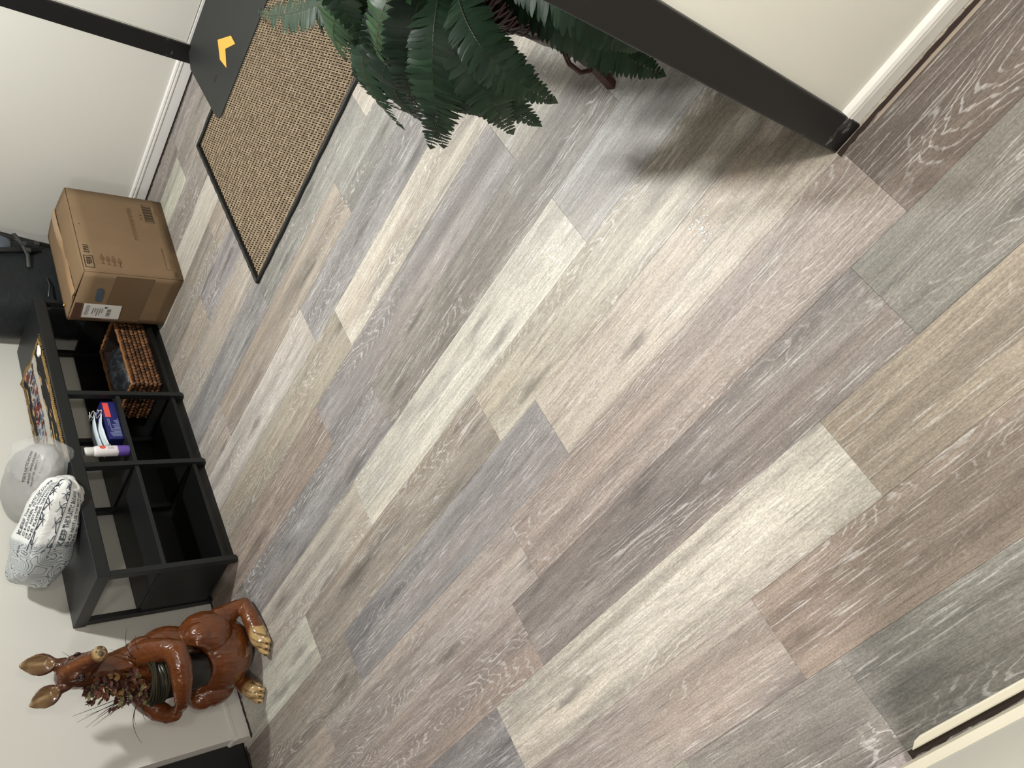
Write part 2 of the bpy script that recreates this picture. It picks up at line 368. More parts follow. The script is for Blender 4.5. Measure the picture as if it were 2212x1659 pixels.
for i, (a, b) in enumerate(bays):
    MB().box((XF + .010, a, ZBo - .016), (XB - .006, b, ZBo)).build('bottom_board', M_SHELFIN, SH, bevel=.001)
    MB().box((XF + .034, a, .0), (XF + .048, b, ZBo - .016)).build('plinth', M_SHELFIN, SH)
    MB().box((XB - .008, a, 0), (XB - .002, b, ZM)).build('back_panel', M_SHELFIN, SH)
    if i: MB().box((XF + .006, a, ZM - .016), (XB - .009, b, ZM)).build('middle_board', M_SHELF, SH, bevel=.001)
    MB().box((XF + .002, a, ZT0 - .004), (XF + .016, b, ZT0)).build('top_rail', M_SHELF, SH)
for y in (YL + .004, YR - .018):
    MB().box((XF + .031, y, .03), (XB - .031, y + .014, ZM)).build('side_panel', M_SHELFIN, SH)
MB().tube([(2.815, -1.62, .42), (2.818, -1.62, .42)], .003).build('screw_cap', simple('screw_metal', (150, 150, 145), .3, metal=1), SH)

# ------------------------------------------------------------------ cardboard box
M_CARD = None
t = NT('cardboard'); v = t.noise(t.obj(), 7, 4, .6); fl_ = t.noise(t.mapping(t.obj(), (30, 30, 220)), 1, 2)
t.base(t.mix(v, lin((116, 95, 71)), lin((132, 109, 82)))); t.pr(Roughness=.72, Specular_IOR_Level=.3); t.bump(t.math('ADD', fl_, v), .12, .002); M_CARD = t.m
M_CARDIN = simple('cardboard_shadow_side', (120, 95, 68), .8)
M_INK = simple('brown_black_ink', (52, 40, 30), .7, .1)
M_INKF = simple('faded_brown_ink', (104, 80, 56), .7, .1)
M_PAPER = simple('white_label_paper', (214, 212, 206), .55, .03)
BX = empty('cardboard_box', (2.60, -3.22, 0), 'large brown cardboard box with a white shipping label, on the floor before the black bag', 'box')
A0, B0, C0, D0 = [Vector(p) for p in ((2.425, -3.482, .001), (2.472, -2.950, .001), (2.782, -2.966, .001), (2.740, -3.500, .001))]
A1, B1, C1, D1 = [Vector(p) for p in ((2.435, -3.480, .436), (2.476, -2.942, .434), (2.781, -2.952, .436), (2.750, -3.504, .438))]
def panel(a, b, c, d, bulge, nrm, name, m=M_CARD, nx=10, nz=8, rough=.0015):
    vs = []; fs = []
    for j in range(nz + 1):
        for i in range(nx + 1):
            u, v = i / nx, j / nz; p = (a * (1 - u) + b * u) * (1 - v) + (d * (1 - u) + c * u) * v
            p = p + nrm * (bulge * math.sin(math.pi * u) * math.sin(math.pi * v) + rough * mnoise.noise(p * 9))
            vs.append(p)
    for j in range(nz):
        for i in range(nx): fs.append((j * (nx + 1) + i, j * (nx + 1) + i + 1, (j + 1) * (nx + 1) + i + 1, (j + 1) * (nx + 1) + i))
    mb = MB(); mb.add(vs, fs, True); o = mb.build(name, m, BX, fix=False)
    s = o.modifiers.new('thick', 'SOLIDIFY'); s.thickness = .004; s.offset = -1
    return o
NF = Vector((-1, .09, 0)).normalized(); NS = Vector((.06, 1, 0)).normalized()
panel(A0, B0, B1, A1, .006, NF, 'front_panel'); panel(B0, C0, C1, B1, 0, NS, 'side_panel', rough=0)
panel(D0, A0, A1, D1, .002, Vector((0, -1, 0)), 'side_panel'); panel(C0, D0, D1, C1, .002, Vector((1, 0, 0)), 'back_panel')
panel(B0, A0, D0, C0, 0, Vector((0, 0, -1)), 'bottom_panel')
# two long top flaps that meet in a slightly raised, taped seam
mAf, mBf = (A1 * .50 + D1 * .50) + Vector((0, 0, .010)), (B1 * .50 + C1 * .50) + Vector((0, 0, .004))
mAb, mBb = (A1 * .49 + D1 * .51) + Vector((.0, 0, .013)), (B1 * .49 + C1 * .51) + Vector((0, 0, .004))
panel(A1, B1, mBf, mAf, .004, Vector((0, 0, 1)), 'top_flap'); panel(mAb, mBb, C1, D1, .004, Vector((0, 0, 1)), 'top_flap')
vs = []
for i in range(13):
    u = i / 12; p = (mAf + mAb) * .5 * (1 - u) + (mBf + mBb) * .5 * u; w = (C1 - B1).normalized() * .028; h = Vector((0, 0, .008 + .004 * math.sin(u * 9)))
    vs += [p - w + h * .6, p + h, p + w + h * .6]
t = NT('clear_tape'); t.base(lin((168, 138, 104))); t.pr(Roughness=.22, Specular_IOR_Level=.5); M_TAPE = t.m
MB().add(vs, [(3 * i + k, 3 * i + 3 + k, 3 * i + 4 + k, 3 * i + 1 + k) for i in range(12) for k in range(2)], True).build('packing_tape', M_TAPE, BX)
MB().ell((2.752, -3.011, .447), (.008, .007, .006)).build('brass_pin', simple('brass', (205, 170, 95), .2, metal=1), BX)
# hand hole, label and print on the faces
def on_side(x, z, lift=.0045):
    u = (x - B0.x) / (C0.x - B0.x); v = z / .436
    p = (B0 * (1 - u) + C0 * u) * (1 - v) + (B1 * (1 - u) + C1 * u) * v
    return p + NS * (lift + .0006)
def on_front(s, z, lift=.0055):
    """s: metres from the left vertical edge (A) towards B"""
    u = s / .535; v = z / .436
    p = (A0 * (1 - u) + B0 * u) * (1 - v) + (A1 * (1 - u) + B1 * u) * v
    return p + NF * (lift + .006 * math.sin(math.pi * u) * math.sin(math.pi * v))
hp = []
for k in range(20):
    a = 2 * math.pi * k / 20; ex = .028 if math.cos(a) > 0 else -.028
    hp.append(on_side(2.607 + ex + .016 * math.cos(a), .342 + .016 * math.sin(a) - .10 * (ex + .016 * math.cos(a)), .0046))
MB().add(hp, [tuple(range(20))]).build('hand_hole', simple('box_inside_blue_grey', (70, 82, 92), .5, .4, 40), BX)
MB().add([on_side(x, z, .0050) for x, z in ((2.665, .392), (2.758, .386), (2.760, .222), (2.668, .228))], [(0, 1, 2, 3)]).build('shipping_label', M_PAPER, BX)
mb = MB()
def sq(x0, x1, z0, z1, fn=on_side, l=.0056): mb.add([fn(x0, z0, l), fn(x1, z0, l), fn(x1, z1, l), fn(x0, z1, l)], [(0, 1, 2, 3)])
for k, x in enumerate([2.694 + i * .0062 for i in range(8)]): sq(x, x + (.0042 if k % 3 else .0022), .268, .285)
sq(2.680, 2.692, .288, .300)
for i in range(5): sq(2.692, 2.692 + .03 + .012 * ((i * 7) % 3), .305 + i * .010, .308 + i * .010)
for i in range(3): sq(2.676, 2.74, .365 + .006 * i, .367 + .006 * i)
o_ = mb.build('label_print', simple('label_ink_grey', (92, 92, 92), .6), BX); o_['kind'] = 'stuff'
MB().add([on_side(x, z, .0050) for x, z in ((2.664, .430), (2.774, .430), (2.770, .394), (2.666, .398))], [(0, 1, 2, 3)]).build('dark_tape_patch', simple('dark_brown_tape', (88, 62, 50), .35, .25, 90), BX)
MB().add([on_side(2.480, .300, .0040), on_side(2.770, .300, .0040), on_side(2.770, .130, .0040), on_side(2.480, .130, .0040)], [(0, 1, 2, 3)]).build('packing_tape', simple('brown_packing_tape', (108, 88, 65), .4, .05), BX)
def front_text(body, size, s0, z0, m, name='printed_text', vert=False, bold=0.0, squash=1.0):
    vs, fs = text_geo(body, size, bold); out = []
    for p in vs:
        q = on_front(s0 - p.y, z0 + p.x * squash) if vert else on_front(s0 + p.x * squash, z0 + p.y)
        out.append(q)
    return MB().add(out, fs).build(name, m, BX, fix=False)
front_text('REF', .028, .448, .400, M_INK, bold=.0012)
front_text('1093', .032, .368, .400, M_INK, bold=.0008, squash=.85)
mb = MB()
def bar(s0, s1, z0, z1): mb.add([on_front(s0, z0), on_front(s1, z0), on_front(s1, z1), on_front(s0, z1)], [(0, 1, 2, 3)])
for a in ((.438, .513, .390, .3935), (.438, .513, .4265, .430), (.438, .4415, .390, .430), (.5095, .513, .390, .430)): bar(*a)
mb.build('printed_frame', M_INK, BX)['kind'] = 'stuff'
def bar(s0, s1, z0, z1): mb.add([on_front(s0, z0), on_front(s1, z0), on_front(s1, z1), on_front(s0, z1)], [(0, 1, 2, 3)])
mb = MB(); rk = random.Random(9); q = .085
while q < .305:                                    # a long word too faint to read
    w_ = rk.uniform(.004, .009); z_ = .172 + .0 * q
    bar(q, q + .003, z_ - .008, z_ + .012); bar(q, q + w_, z_ + rk.choice([.009, -.008, .001]), z_ + rk.choice([.012, .004])); q += w_ + .0045
o = mb.build('printed_word', M_INKF, BX); o['kind'] = 'stuff'
for i in range(4):                                 # four faint handling pictograms
    zc = .352 - i * .024; s0 = .445 + i * .004; mb = MB()
    bar(s0, s0 + .034, zc - .0015, zc + .0015); bar(s0 + .034, s0 + .037, zc - .008, zc + .008)
    pts = [on_front(s0 - .004, zc), on_front(s0 - .026 + .006 * (i % 2), zc), on_front(s0 + .006, zc - .010), on_front(s0 + .006, zc + .010)]
    mb.add(pts, [(1, 2, 3)]); bar(s0 + .008, s0 + .014, zc - .008, zc + .008)
    mb.build('printed_pictogram', M_INKF, BX)
mb = MB()
for a in ((.045, .17, .064, .066), (.045, .17, .104, .106), (.045, .047, .064, .106), (.168, .17, .064, .106)): bar(*a)
for k in range(26):
    if k % 5 != 3: bar(.057 + k * .004, .0595 + k * .004, .067, .103)
mb.build('printed_barcode', M_INK, BX)['kind'] = 'stuff'
mb = MB(); bar(.118, .128, .118, .130); bar(.142, .152, .118, .130)
for k in range(6): bar(.03 + k * .012, .036 + k * .013, .030, .047)
for k in range(5): bar(.10 + k * .012, .108 + k * .012, .022, .032)
for k in range(4): bar(.40 + .008 * k, .47, .042 - .009 * k, .0445 - .009 * k)
bar(.34, .48, .066, .0685); bar(.476, .482, .03, .06); bar(.235, .242, .412, .418)
o = mb.build('printed_lines', M_INKF, BX); o['kind'] = 'stuff'
front_text('1093', .020, .488, .022, M_INK)

# ------------------------------------------------------------------ rug, threshold ramp
RUG = empty('door_mat', (1.2, -2.84, .0), 'tan woven door mat with a black bound edge on the plank floor', 'mat')
RX0, RX1, RY0, RY1 = .45, 1.952, -3.305, -2.372
t = NT('rug_backing'); t.base(lin((22, 18, 14))); t.pr(Roughness=.95, Specular_IOR_Level=.1)
MB().box((RX0 + .01, RY0 + .01, .0006), (RX1 - .01, RY1 - .01, .005)).build('backing', t.m, RUG)
t = NT('rug_yarn'); geo = t.n('ShaderNodeNewGeometry')
t.base(t.mix(geo.outputs['Random Per Island'], lin((124, 108, 88)), lin((160, 144, 120)))); t.pr(Roughness=.85, Specular_IOR_Level=.2); M_YARN = t.m
vs = []; fs = []; pw, pr_ = .0108, .0118
nrow = int((RY1 - RY0 - .036) / pr_); ncol = int((RX1 - RX0 - .036) / pw)
for j in range(nrow):
    yc = RY0 + .018 + (j + .5) * pr_; sl = .0050 if j % 2 else -.0050
    for i in range(ncol):
        xc = RX0 + .018 + (i + .5 + (.25 if j % 2 else 0)) * pw; o = len(vs); hw = pw * .27; hh = pr_ * .60
        z = .0085 + random.uniform(-.0006, .0008)
        for (dy, k) in ((-hh, .55), (0, 1.0), (hh, .55)):
            xx = xc + sl * dy / hh
            vs += [(xx - hw * (.75 + .25 * k), yc + dy, .0045), (xx - hw * .45, yc + dy, .0045 + (z - .0045) * k), (xx + hw * .45, yc + dy, .0045 + (z - .0045) * k), (xx + hw * (.75 + .25 * k), yc + dy, .0045)]
        for a in range(2):
            for b in range(3): fs.append((o + a * 4 + b, o + a * 4 + b + 1, o + a * 4 + 5 + b, o + a * 4 + 4 + b))
o = MB().add(vs, fs, True).build('weave', M_YARN, RUG, fix=False); o['kind'] = 'stuff'
M_RUBBER = simple('black_rubber', (30, 31, 30), .6, .1, 60, bump=.1)
mb = MB()
c4 = [(RX0, RY0), (RX1, RY0), (RX1, RY1), (RX0, RY1)]
for i in range(4):
    (xa, ya), (xb, yb) = c4[i], c4[(i + 1) % 4]; n = 40
    L = []
    for k in range(n + 1):
        u = k / n; L.append((xa + (xb - xa) * u + .0016 * math.sin(k * 2.3 + i), ya + (yb - ya) * u + .0016 * math.sin(k * 1.7 + i), .0075))
    mb.tube(L, [.0078] * len(L), 8)
o = mb.build('bound_edge', M_RUBBER, RUG)

t = NT('scuffed_ramp_rubber'); P = t.obj()
sc1 = t.noise(t.mapping(P, (9, 34, 1)), 1, 4, .7); sc2 = t.noise(t.mapping(P, (30, 60, 1)), 1, 3, .8)
c = t.mix(t.step(sc1, .60, .85), lin((38, 40, 39)), lin((60, 61, 60))); c = t.mix(t.math('MULTIPLY', t.step(sc2, .68, .78), .6), c, lin((150, 150, 146)))
t.base(c); t.pr(Roughness=.55); t.bump(t.noise(P, 240, 2), .15, .001)
RP = empty('threshold_ramp', (1.2, -3.45, 0), 'dark grey scuffed threshold ramp with a folded orange tape mark, at the front door', 'ramp')
out = [(.80, -3.668), (1.672, -3.668), (1.728, -3.585), (1.739, -3.30), (1.741, -3.255)]
for k in range(7):
    a = k / 6 * math.pi / 2; out.append((1.700 + .041 * math.cos(a), -3.235 + .041 * math.sin(a)))
out += [(.80, -3.194)]
def rz(y): return .012 + .006 * min(1, max(0, (-3.235 - y) / .06)) + .030 * max(0, (-3.295 - y) / .373)
n = len(out); vs = [(x, y, .009 if y > -3.34 and x < 1.9 else .002) for x, y in out] + [(x, y, rz(y)) for x, y in out]
# slope breaks across the plate
rows_y = [-3.668, -3.62, -3.52, -3.42, -3.34, -3.27, -3.235, -3.194]
def xr(y):
    for i in range(1, n - 1):
        (xa, ya), (xb, yb) = out[i], out[i + 1]
        if ya <= y <= yb and yb > ya: return xa + (xb - xa) * (y - ya) / (yb - ya)
    return 1.70
ys = sorted(set(rows_y + [p[1] for p in out[2:-1]])); vs = []; fs = []
for y in ys:
    for x in (.80, xr(y)): vs += [(x, y, rz(y) - .008 if y > -3.3 else .0095), (x, y, rz(y))]
for i in range(len(ys) - 1):
    a = i * 4; b = a + 4
    fs += [(a + 1, a + 3, b + 3, b + 1), (a, b, b + 2, a + 2), (a + 2, b + 2, b + 3, a + 3), (a, a + 1, b + 1, b)]
fs += [(0, 2, 3, 1), (len(vs) - 4, len(vs) - 3, len(vs) - 1, len(vs) - 2)]
MB().add(vs, fs).build('plate', t.m, RP)
hp = [(1.627 + .020 * math.cos(2 * math.pi * k / 14), -3.352 + .009 * math.sin(2 * math.pi * k / 14)) for k in range(14)]
MB().add([(x, y, rz(y) + .0006) for x, y in hp], [tuple(range(14))]).build('screw_hole', M_GAP, RP)
mk = [(1.490, -3.446), (1.414, -3.356), (1.419, -3.300), (1.481, -3.360), (1.534, -3.296), (1.540, -3.369)]
MB().prism(mk, .0012, 2, 0).build('tape_mark', simple('orange_tape', (238, 178, 78), .5, .05, 60), RP)
tm = RP.children[-1]
for v in tm.data.vertices: v.co.z += rz(v.co.y) + .0006

# ------------------------------------------------------------------ goods in and on the bench
# wicker basket with a dark bundle
t = NT('water_hyacinth'); geo = t.n('ShaderNodeNewGeometry'); v = t.noise(t.obj(), 55, 2)
t.base(t.mix(geo.outputs['Random Per Island'], lin((50, 31, 18)), lin((118, 78, 45)))); t.pr(Roughness=.55, Specular_IOR_Level=.4); t.bump(v, .3, .003); M_WICK = t.m
BK = empty('wicker_basket', (2.96, -2.83, ZBo), 'brown woven wicker basket in the end bay of the black bench', 'basket')
bx0, bx1, by0, by1, bz0, bz1 = 2.852, 3.09, -3.055, -2.622, ZBo + .004, .203
mb = MB()
def strand_wall(p0, p1, seed):
    p0 = Vector(p0); p1 = Vector(p1); d = p1 - p0; L = d.length; d.normalize(); nr = Vector((d.y, -d.x, 0)); k = int(L / .0185)
    for j in range(7):
        z = bz0 + .010 + j * (bz1 - bz0 - .018) / 6
        for i in range(k):
            s = (i + (.5 if j % 2 else .15)) / k * L
            if s > L - .006: continue
            a = .75 if j % 2 else -.75
            M = Matrix((d, nr, Vector((0, 0, 1)))).transposed() @ Matrix.Rotation(a * .75, 3, 'Y')
            mb.ell(p0 + d * s + Vector((0, 0, z - p0.z)) + nr * random.uniform(-.0015, .0015), (.0145, .008, .0088), M, 6, 4)
strand_wall((bx0, by0, bz0), (bx0, by1, bz0), 1); strand_wall((bx0, by1, bz0), (bx1, by1, bz0), 2); strand_wall((bx1, by1, bz0), (bx1, by0, bz0), 3); strand_wall((bx1, by0, bz0), (bx0, by0, bz0), 4)
o = mb.build('woven_wall', M_WICK, BK, fix=False); o['kind'] = 'stuff'
M_WICKD = simple('dark_basket_lining', (40, 26, 18), .8)
mb = MB(); ti = .006
for a, b in (((bx0 + ti, by0, bz0), (bx0 + ti + .006, by1, bz1 - .01)), ((bx1 - ti - .006, by0, bz0), (bx1 - ti, by1, bz1 - .01)), ((bx0, by0 + ti, bz0), (bx1, by0 + ti + .006, bz1 - .01)), ((bx0, by1 - ti - .006, bz0), (bx1, by1 - ti, bz1 - .01)), ((bx0, by0, bz0 - .003), (bx1, by1, bz0 + .006))): mb.box(a, b)
mb.build('lining', M_WICKD, BK)
rim = []
for i in range(80):
    u = i / 80 * 4; k = int(u); f = u - k; c = [(bx0, by0), (bx0, by1), (bx1, by1), (bx1, by0)]; p, q = c[k], c[(k + 1) % 4]
    rim.append((p[0] + (q[0] - p[0]) * f, p[1] + (q[1] - p[1]) * f, bz1 + .002 * math.sin(i * 2.1)))
MB().tube(rim + [rim[0]], .0065, 8).build('rim', simple('pale_rim_reed', (136, 94, 56), .5, .2, 60), BK)
def lump(name, c, r, m, seed, amp=.25, freq=9, parent=None, res=(28, 18), M=None, sq=1.0):
    vs = []; fs = []; nu, nv = res; M = M or Matrix.Identity(3); c = Vector(c)
    def sp(x): return math.copysign(abs(x) ** sq, x)
    for j in range(nv + 1):
        th = math.pi * j / nv
        for k in range(nu):
            a = 2 * math.pi * k / nu
            d = Vector((sp(math.sin(th)) * sp(math.cos(a)), sp(math.sin(th)) * sp(math.sin(a)), sp(math.cos(th))))
            q = Vector((d.x * r[0], d.y * r[1], d.z * r[2]))
            f = 1 + amp * (mnoise.noise(q * freq + Vector((seed, 0, 0))) + .5 * (1 - 2 * abs(mnoise.noise(q * freq * 1.9 + Vector((0, seed, 0))))) - .25)
            vs.append(M @ (q * f) + c)
    for j in range(nv):
        for k in range(nu): fs.append((j * nu + k, (j + 1) * nu + k, (j + 1) * nu + (k + 1) % nu, j * nu + (k + 1) % nu))
    return MB().add(vs, fs, True).build(name, m, parent)
t = NT('black_crinkled_nylon'); v = t.noise(t.obj(), 30, 4, .7); t.base(t.mix(t.step(v, .45, .7), lin((26, 28, 30)), lin((62, 67, 72)))); t.pr(Roughness=.4, Specular_IOR_Level=.5); t.bump(v, .5, .006); M_NYL = t.m  # greyish highlights of the creases mixed into the colour
tag(lump('fabric_bundle', (2.965, -2.80, .150), (.095, .165, .085), M_NYL, 3, .16, 11), 'dark crinkled fabric bundle stuffed in the wicker basket', 'cloth')

# mask box, two masks, spray can on the middle shelf
M_NAVY = simple('navy_card', (30, 34, 96), .38, .08, 20)
MK = empty('mask_box', (2.89, -2.395, ZM), 'flat navy blue box with a red panel, on the middle shelf', 'box')
X0, X1, Ya, Yb, Za, Zb = 2.842, 2.945, -2.500, -2.288, ZM + .001, ZM + .060
MB().box((X0, Ya, Za), (X1, Yb, Zb)).build('carton', M_NAVY, MK, bevel=.0015)
MB().box((X0 - .0008, Ya + .008, Za + .030), (X0 - .0002, Ya + .090, Zb - .006)).build('red_panel', simple('coral_red_print', (226, 84, 74), .4), MK)
mb = MB()
for k in range(13):
    mb.box((X0 - .0008, Ya + .100 + k * .0078, Za + .004), (X0 - .0002, Ya + .1052 + k * .0078, Za + .010 + .036 * (k / 13) + .006 * ((k * 5) % 3)))
for z, L in ((.046, .04), (.040, .075)): mb.box((X0 - .0008, Ya + .098, Za + z), (X0 - .0002, Ya + .098 + L, Za + z + .003))
mb.build('printed_stripes', simple('slate_blue_print', (112, 120, 158), .4), MK)['kind'] = 'stuff'
t = NT('mask_fabric'); wv = t.n('ShaderNodeTexWave', bands_direction='X'); t.set(wv.inputs[0], t.obj()); wv.inputs['Scale'].default_value = 60
t.base(t.mix(wv.outputs[1], lin((196, 208, 216)), lin((218, 226, 230)))); t.pr(Roughness=.75, Specular_IOR_Level=.2); M_MASK = t.m
M_LOOP = simple('white_elastic', (214, 212, 206), .7)
def mask(name, y0, y1, x0, x1, z0, label, seed, lift):
    r = empty(name, ((x0 + x1) / 2, (y0 + y1) / 2, z0), label, 'mask', 'face masks on the navy box')
    vs = []; fs = []; nx, ny = 8, 14
    for j in range(ny + 1):
        for i in range(nx + 1):
            u, v = i / nx, j / ny; x = x0 + (x1 - x0) * u; y = y0 + (y1 - y0) * v
            z = z0 + .002 + lift * math.sin(math.pi * v) * (.5 + .5 * math.sin(math.pi * u)) + .0022 * math.sin(u * 19) + .003 * mnoise.noise(Vector((x * 30, y * 30, seed)))
            vs.append((x, y + .012 * (u - .5) * math.sin(seed), z))
    for j in range(ny):
        for i in range(nx): fs.append((j * (nx + 1) + i, j * (nx + 1) + i + 1, (j + 1) * (nx + 1) + i + 1, (j + 1) * (nx + 1) + i))
    o = MB().add(vs, fs, True).build('pleated_cloth', M_MASK, r); s = o.modifiers.new('s', 'SOLIDIFY'); s.thickness = .0015
    for e, yy, sg in ((0, y0, -1), (1, y1, 1)):
        pts = []
        for k in range(40):
            a = k / 39 * (4.6 + seed) * math.pi; rr = .013 + .005 * math.sin(k * .9 + seed)
            pts.append((x0 + .018 + .016 * math.sin(a * .31 + seed) + rr * math.cos(a), yy + sg * (.006 + (.010 if e == 0 else .0)) + rr * .8 * math.sin(a) * (1 if e == 0 else .55), z0 + .010 + .008 * math.sin(a * .5)))
        MB().tube(pts, .0014, 6).build('ear_loop', M_LOOP, r)
    return r
mask('face_mask', -2.435, -2.262, 2.848, 2.938, Zb + .001, 'pale blue face mask folded on top of the navy box', .6, .018)
mask('face_mask', -2.440, -2.272, 2.870, 2.945, Zb + .024, 'white face mask with tangled ear loops, uppermost on the navy box', 2.1, .010)
SC = empty('spray_can', (2.83, -2.210, ZM), 'white spray can with a purple base and a red round emblem', 'can')
cx_, cy_, cz_ = 2.832, -2.2135, ZM + .001
t = NT('can_print'); sp = t.n('ShaderNodeSeparateXYZ'); t.set(sp.inputs[0], t.obj())
t.base(t.mix(t.step(t.math('ADD', sp.outputs[2], t.math('MULTIPLY', t.noise(t.obj(), 18, 2), .02)), ZM + .055, ZM + .062), lin((104, 78, 168)), lin((222, 218, 218)))); t.pr(Roughness=.25, Specular_IOR_Level=.5)
MB().lathe([(0, 0), (.021, 0), (.0235, .003), (.0235, .130), (.021, .137), (.0185, .141)], (cx_, cy_, cz_)).build('body', t.m, SC)
MB().lathe([(.0185, .141), (.019, .143), (.019, .170), (.016, .175), (0, .176)], (cx_, cy_, cz_)).build('cap', simple('white_cap_plastic', (206, 204, 200), .35), SC)
def can_pt(a, z, r=.0239): return (cx_ - r * math.cos(a), cy_ + r * math.sin(a), cz_ + z)
em = [can_pt(-.25 + .55 * math.cos(2 * math.pi * k / 16) * .85, .108 + .0125 * math.sin(2 * math.pi * k / 16)) for k in range(16)]
MB().add(em + [can_pt(-.25, .108, .0242)], [(k, (k + 1) % 16, 16) for k in range(16)]).build('red_emblem', simple('red_print', (214, 78, 58), .35), SC)
mb = MB()
for k in range(4):
    z = .085 - k * .006; mb.add([can_pt(-.55, z), can_pt(0, z, .02405), can_pt(.2 + .1 * (k % 2), z), can_pt(.2 + .1 * (k % 2), z + .003), can_pt(0, z + .003, .02405), can_pt(-.55, z + .003)], [(0, 1, 4, 5), (1, 2, 3, 4)])
mb.build('printed_lines', simple('lilac_grey_print', (150, 146, 170), .4), SC)['kind'] = 'stuff'

# woven tapestry lying on the bench top
t = NT('tapestry_weave'); P = t.obj(); sx = t.n('ShaderNodeSeparateXYZ'); t.set(sx.inputs[0], P); X_, Y_ = sx.outputs[0], sx.outputs[1]
nz = t.noise(P, 34, 3, .6); nb = t.noise(P, 12, 2)
gold = t.mix(t.noise(P, 120, 2), lin((100, 80, 48)), lin((158, 132, 86)))
c = t.mix(t.step(t.noise(t.mapping(P, (60, 9, 1)), 1, 2), .58, .62), lin((40, 40, 42)), lin((190, 160, 104)))
xs = t.math('ADD', X_, t.math('MULTIPLY', nb, .05))
mid = t.math('MULTIPLY', t.step(xs, 2.955, 2.965), t.step(xs, 3.125, 3.11))
fig = t.mix(t.step(nz, .44, .47), lin((172, 167, 156)), t.mix(t.step(t.noise(P, 21, 2), .44, .48), lin((112, 54, 50)), t.mix(t.step(t.noise(P, 17, 1), .5, .54), lin((92, 104, 122)), lin((50, 48, 50)))))
fig = t.mix(t.step(xs, 3.01, 3.0), fig, lin((176, 170, 158)))
c = t.mix(mid, c, fig)
ed = t.math('MAXIMUM', t.math('MAXIMUM', t.step(X_, 2.852, 2.848), t.step(X_, 3.138, 3.142)), t.step(Y_, -2.862, -2.866))
c = t.mix(ed, c, gold); t.base(c); t.pr(Roughness=.9, Specular_IOR_Level=.1); t.bump(t.noise(P, 300, 2), .4, .002)
vs = []; fs = []; nx, ny = 14, 40
for j in range(ny + 1):
    for i in range(nx + 1):
        u, v = i / nx, j / ny; x = 2.825 + .335 * u; y = -2.885 + .70 * v
        if i in (0, nx): x += .004 * math.sin(j * 1.9 + i)
        if j in (0, ny): y += .004 * math.sin(i * 2.2)
        if j < 8 and i < 5: x += .02 * (1 - j / 8) * (1 - i / 5)
        vs.append((x, y, ZT1 + .0045 + .003 * mnoise.noise(Vector((x * 14, y * 14, 2))) + (.012 * max(0, 1 - j / 3) if i > 8 else 0)))
for j in range(ny):
    for i in range(nx): fs.append((j * (nx + 1) + i, j * (nx + 1) + i + 1, (j + 1) * (nx + 1) + i + 1, (j + 1) * (nx + 1) + i))
o = MB().add(vs, fs, True).build('tapestry', t.m); s = o.modifiers.new('s', 'SOLIDIFY'); s.thickness = .003; s.offset = 1
tag(o, 'woven tapestry runner with gold border and red and blue figures, on the bench top', 'tapestry')
fr = MB()
for k in range(60):
    y = -2.88 + k * .0112
    for x, s in ((2.826, -1), (3.159, 1)): fr.tube([(x, y, ZT1 + .0065), (x + s * .006, y + .001, ZT1 + .006), (x + s * .009, y + random.uniform(-.003, .003), ZT1 + .003)], .0014, 4)
fo = fr.build('fringe', simple('gold_thread', (150, 118, 66), .7, .2, 90), o); fo['kind'] = 'stuff'
tc = MB().prism([(2.832, -2.826), (2.868, -2.806), (2.862, -2.778), (2.836, -2.768), (2.822, -2.79)], ZT1 + .016, 2, ZT1 + .0085).build('paper_tag', simple('bright_white_paper', (245, 244, 240), .5), None, bevel=.002)
tag(tc, 'small bright white paper tag at the corner of the tapestry', 'tag')

# ------------------------------------------------------------------ plastic bags on the bench top
def pillow(name, e1, e2, half_w, half_t, wdir, seed, m, sq=.72, amp=.10, freq=14, res=(72, 44), parent=None):
    """bag along e1->e2; wdir: direction of its width; returns object and a surface sampler"""
    e1 = Vector(e1); e2 = Vector(e2); c = (e1 + e2) / 2; L = (e2 - e1); hl = L.length / 2; a = L.normalized()
    wd = Vector(wdir); wd = (wd - a * wd.dot(a)).normalized(); tdir = a.cross(wd)
    def sp(x): return math.copysign(abs(x) ** sq, x)
    def surf(th, ph, lift=0):
        d = Vector((sp(math.sin(th)) * sp(math.cos(ph)), sp(math.sin(th)) * sp(math.sin(ph)), -sp(math.cos(th))))
        q = a * (d.z * hl) + wd * (d.x * half_w) + tdir * (d.y * half_t)
        f = 1 + amp * (mnoise.noise(q * freq + Vector((seed, 0, 0))) + .6 * (.5 - abs(mnoise.noise(q * freq * 2.1 + Vector((0, seed, 0))))))
        return c + q * f + (q.normalized() * lift)
    nu, nv = res; vs = []; fs = []
    for j in range(nv + 1):
        for k in range(nu): vs.append(surf(math.pi * j / nv, 2 * math.pi * k / nu))
    for v in vs: v.z = max(v.z, ZT1 + .008) if v.x > XF else v.z
    for v in vs: v.x = min(v.x, 3.172)
    for j in range(nv):
        for k in range(nu): fs.append((j * nu + k, (j + 1) * nu + k, (j + 1) * nu + (k + 1) % nu, j * nu + (k + 1) % nu))
    return MB().add(vs, fs, True).build(name, m, parent), surf
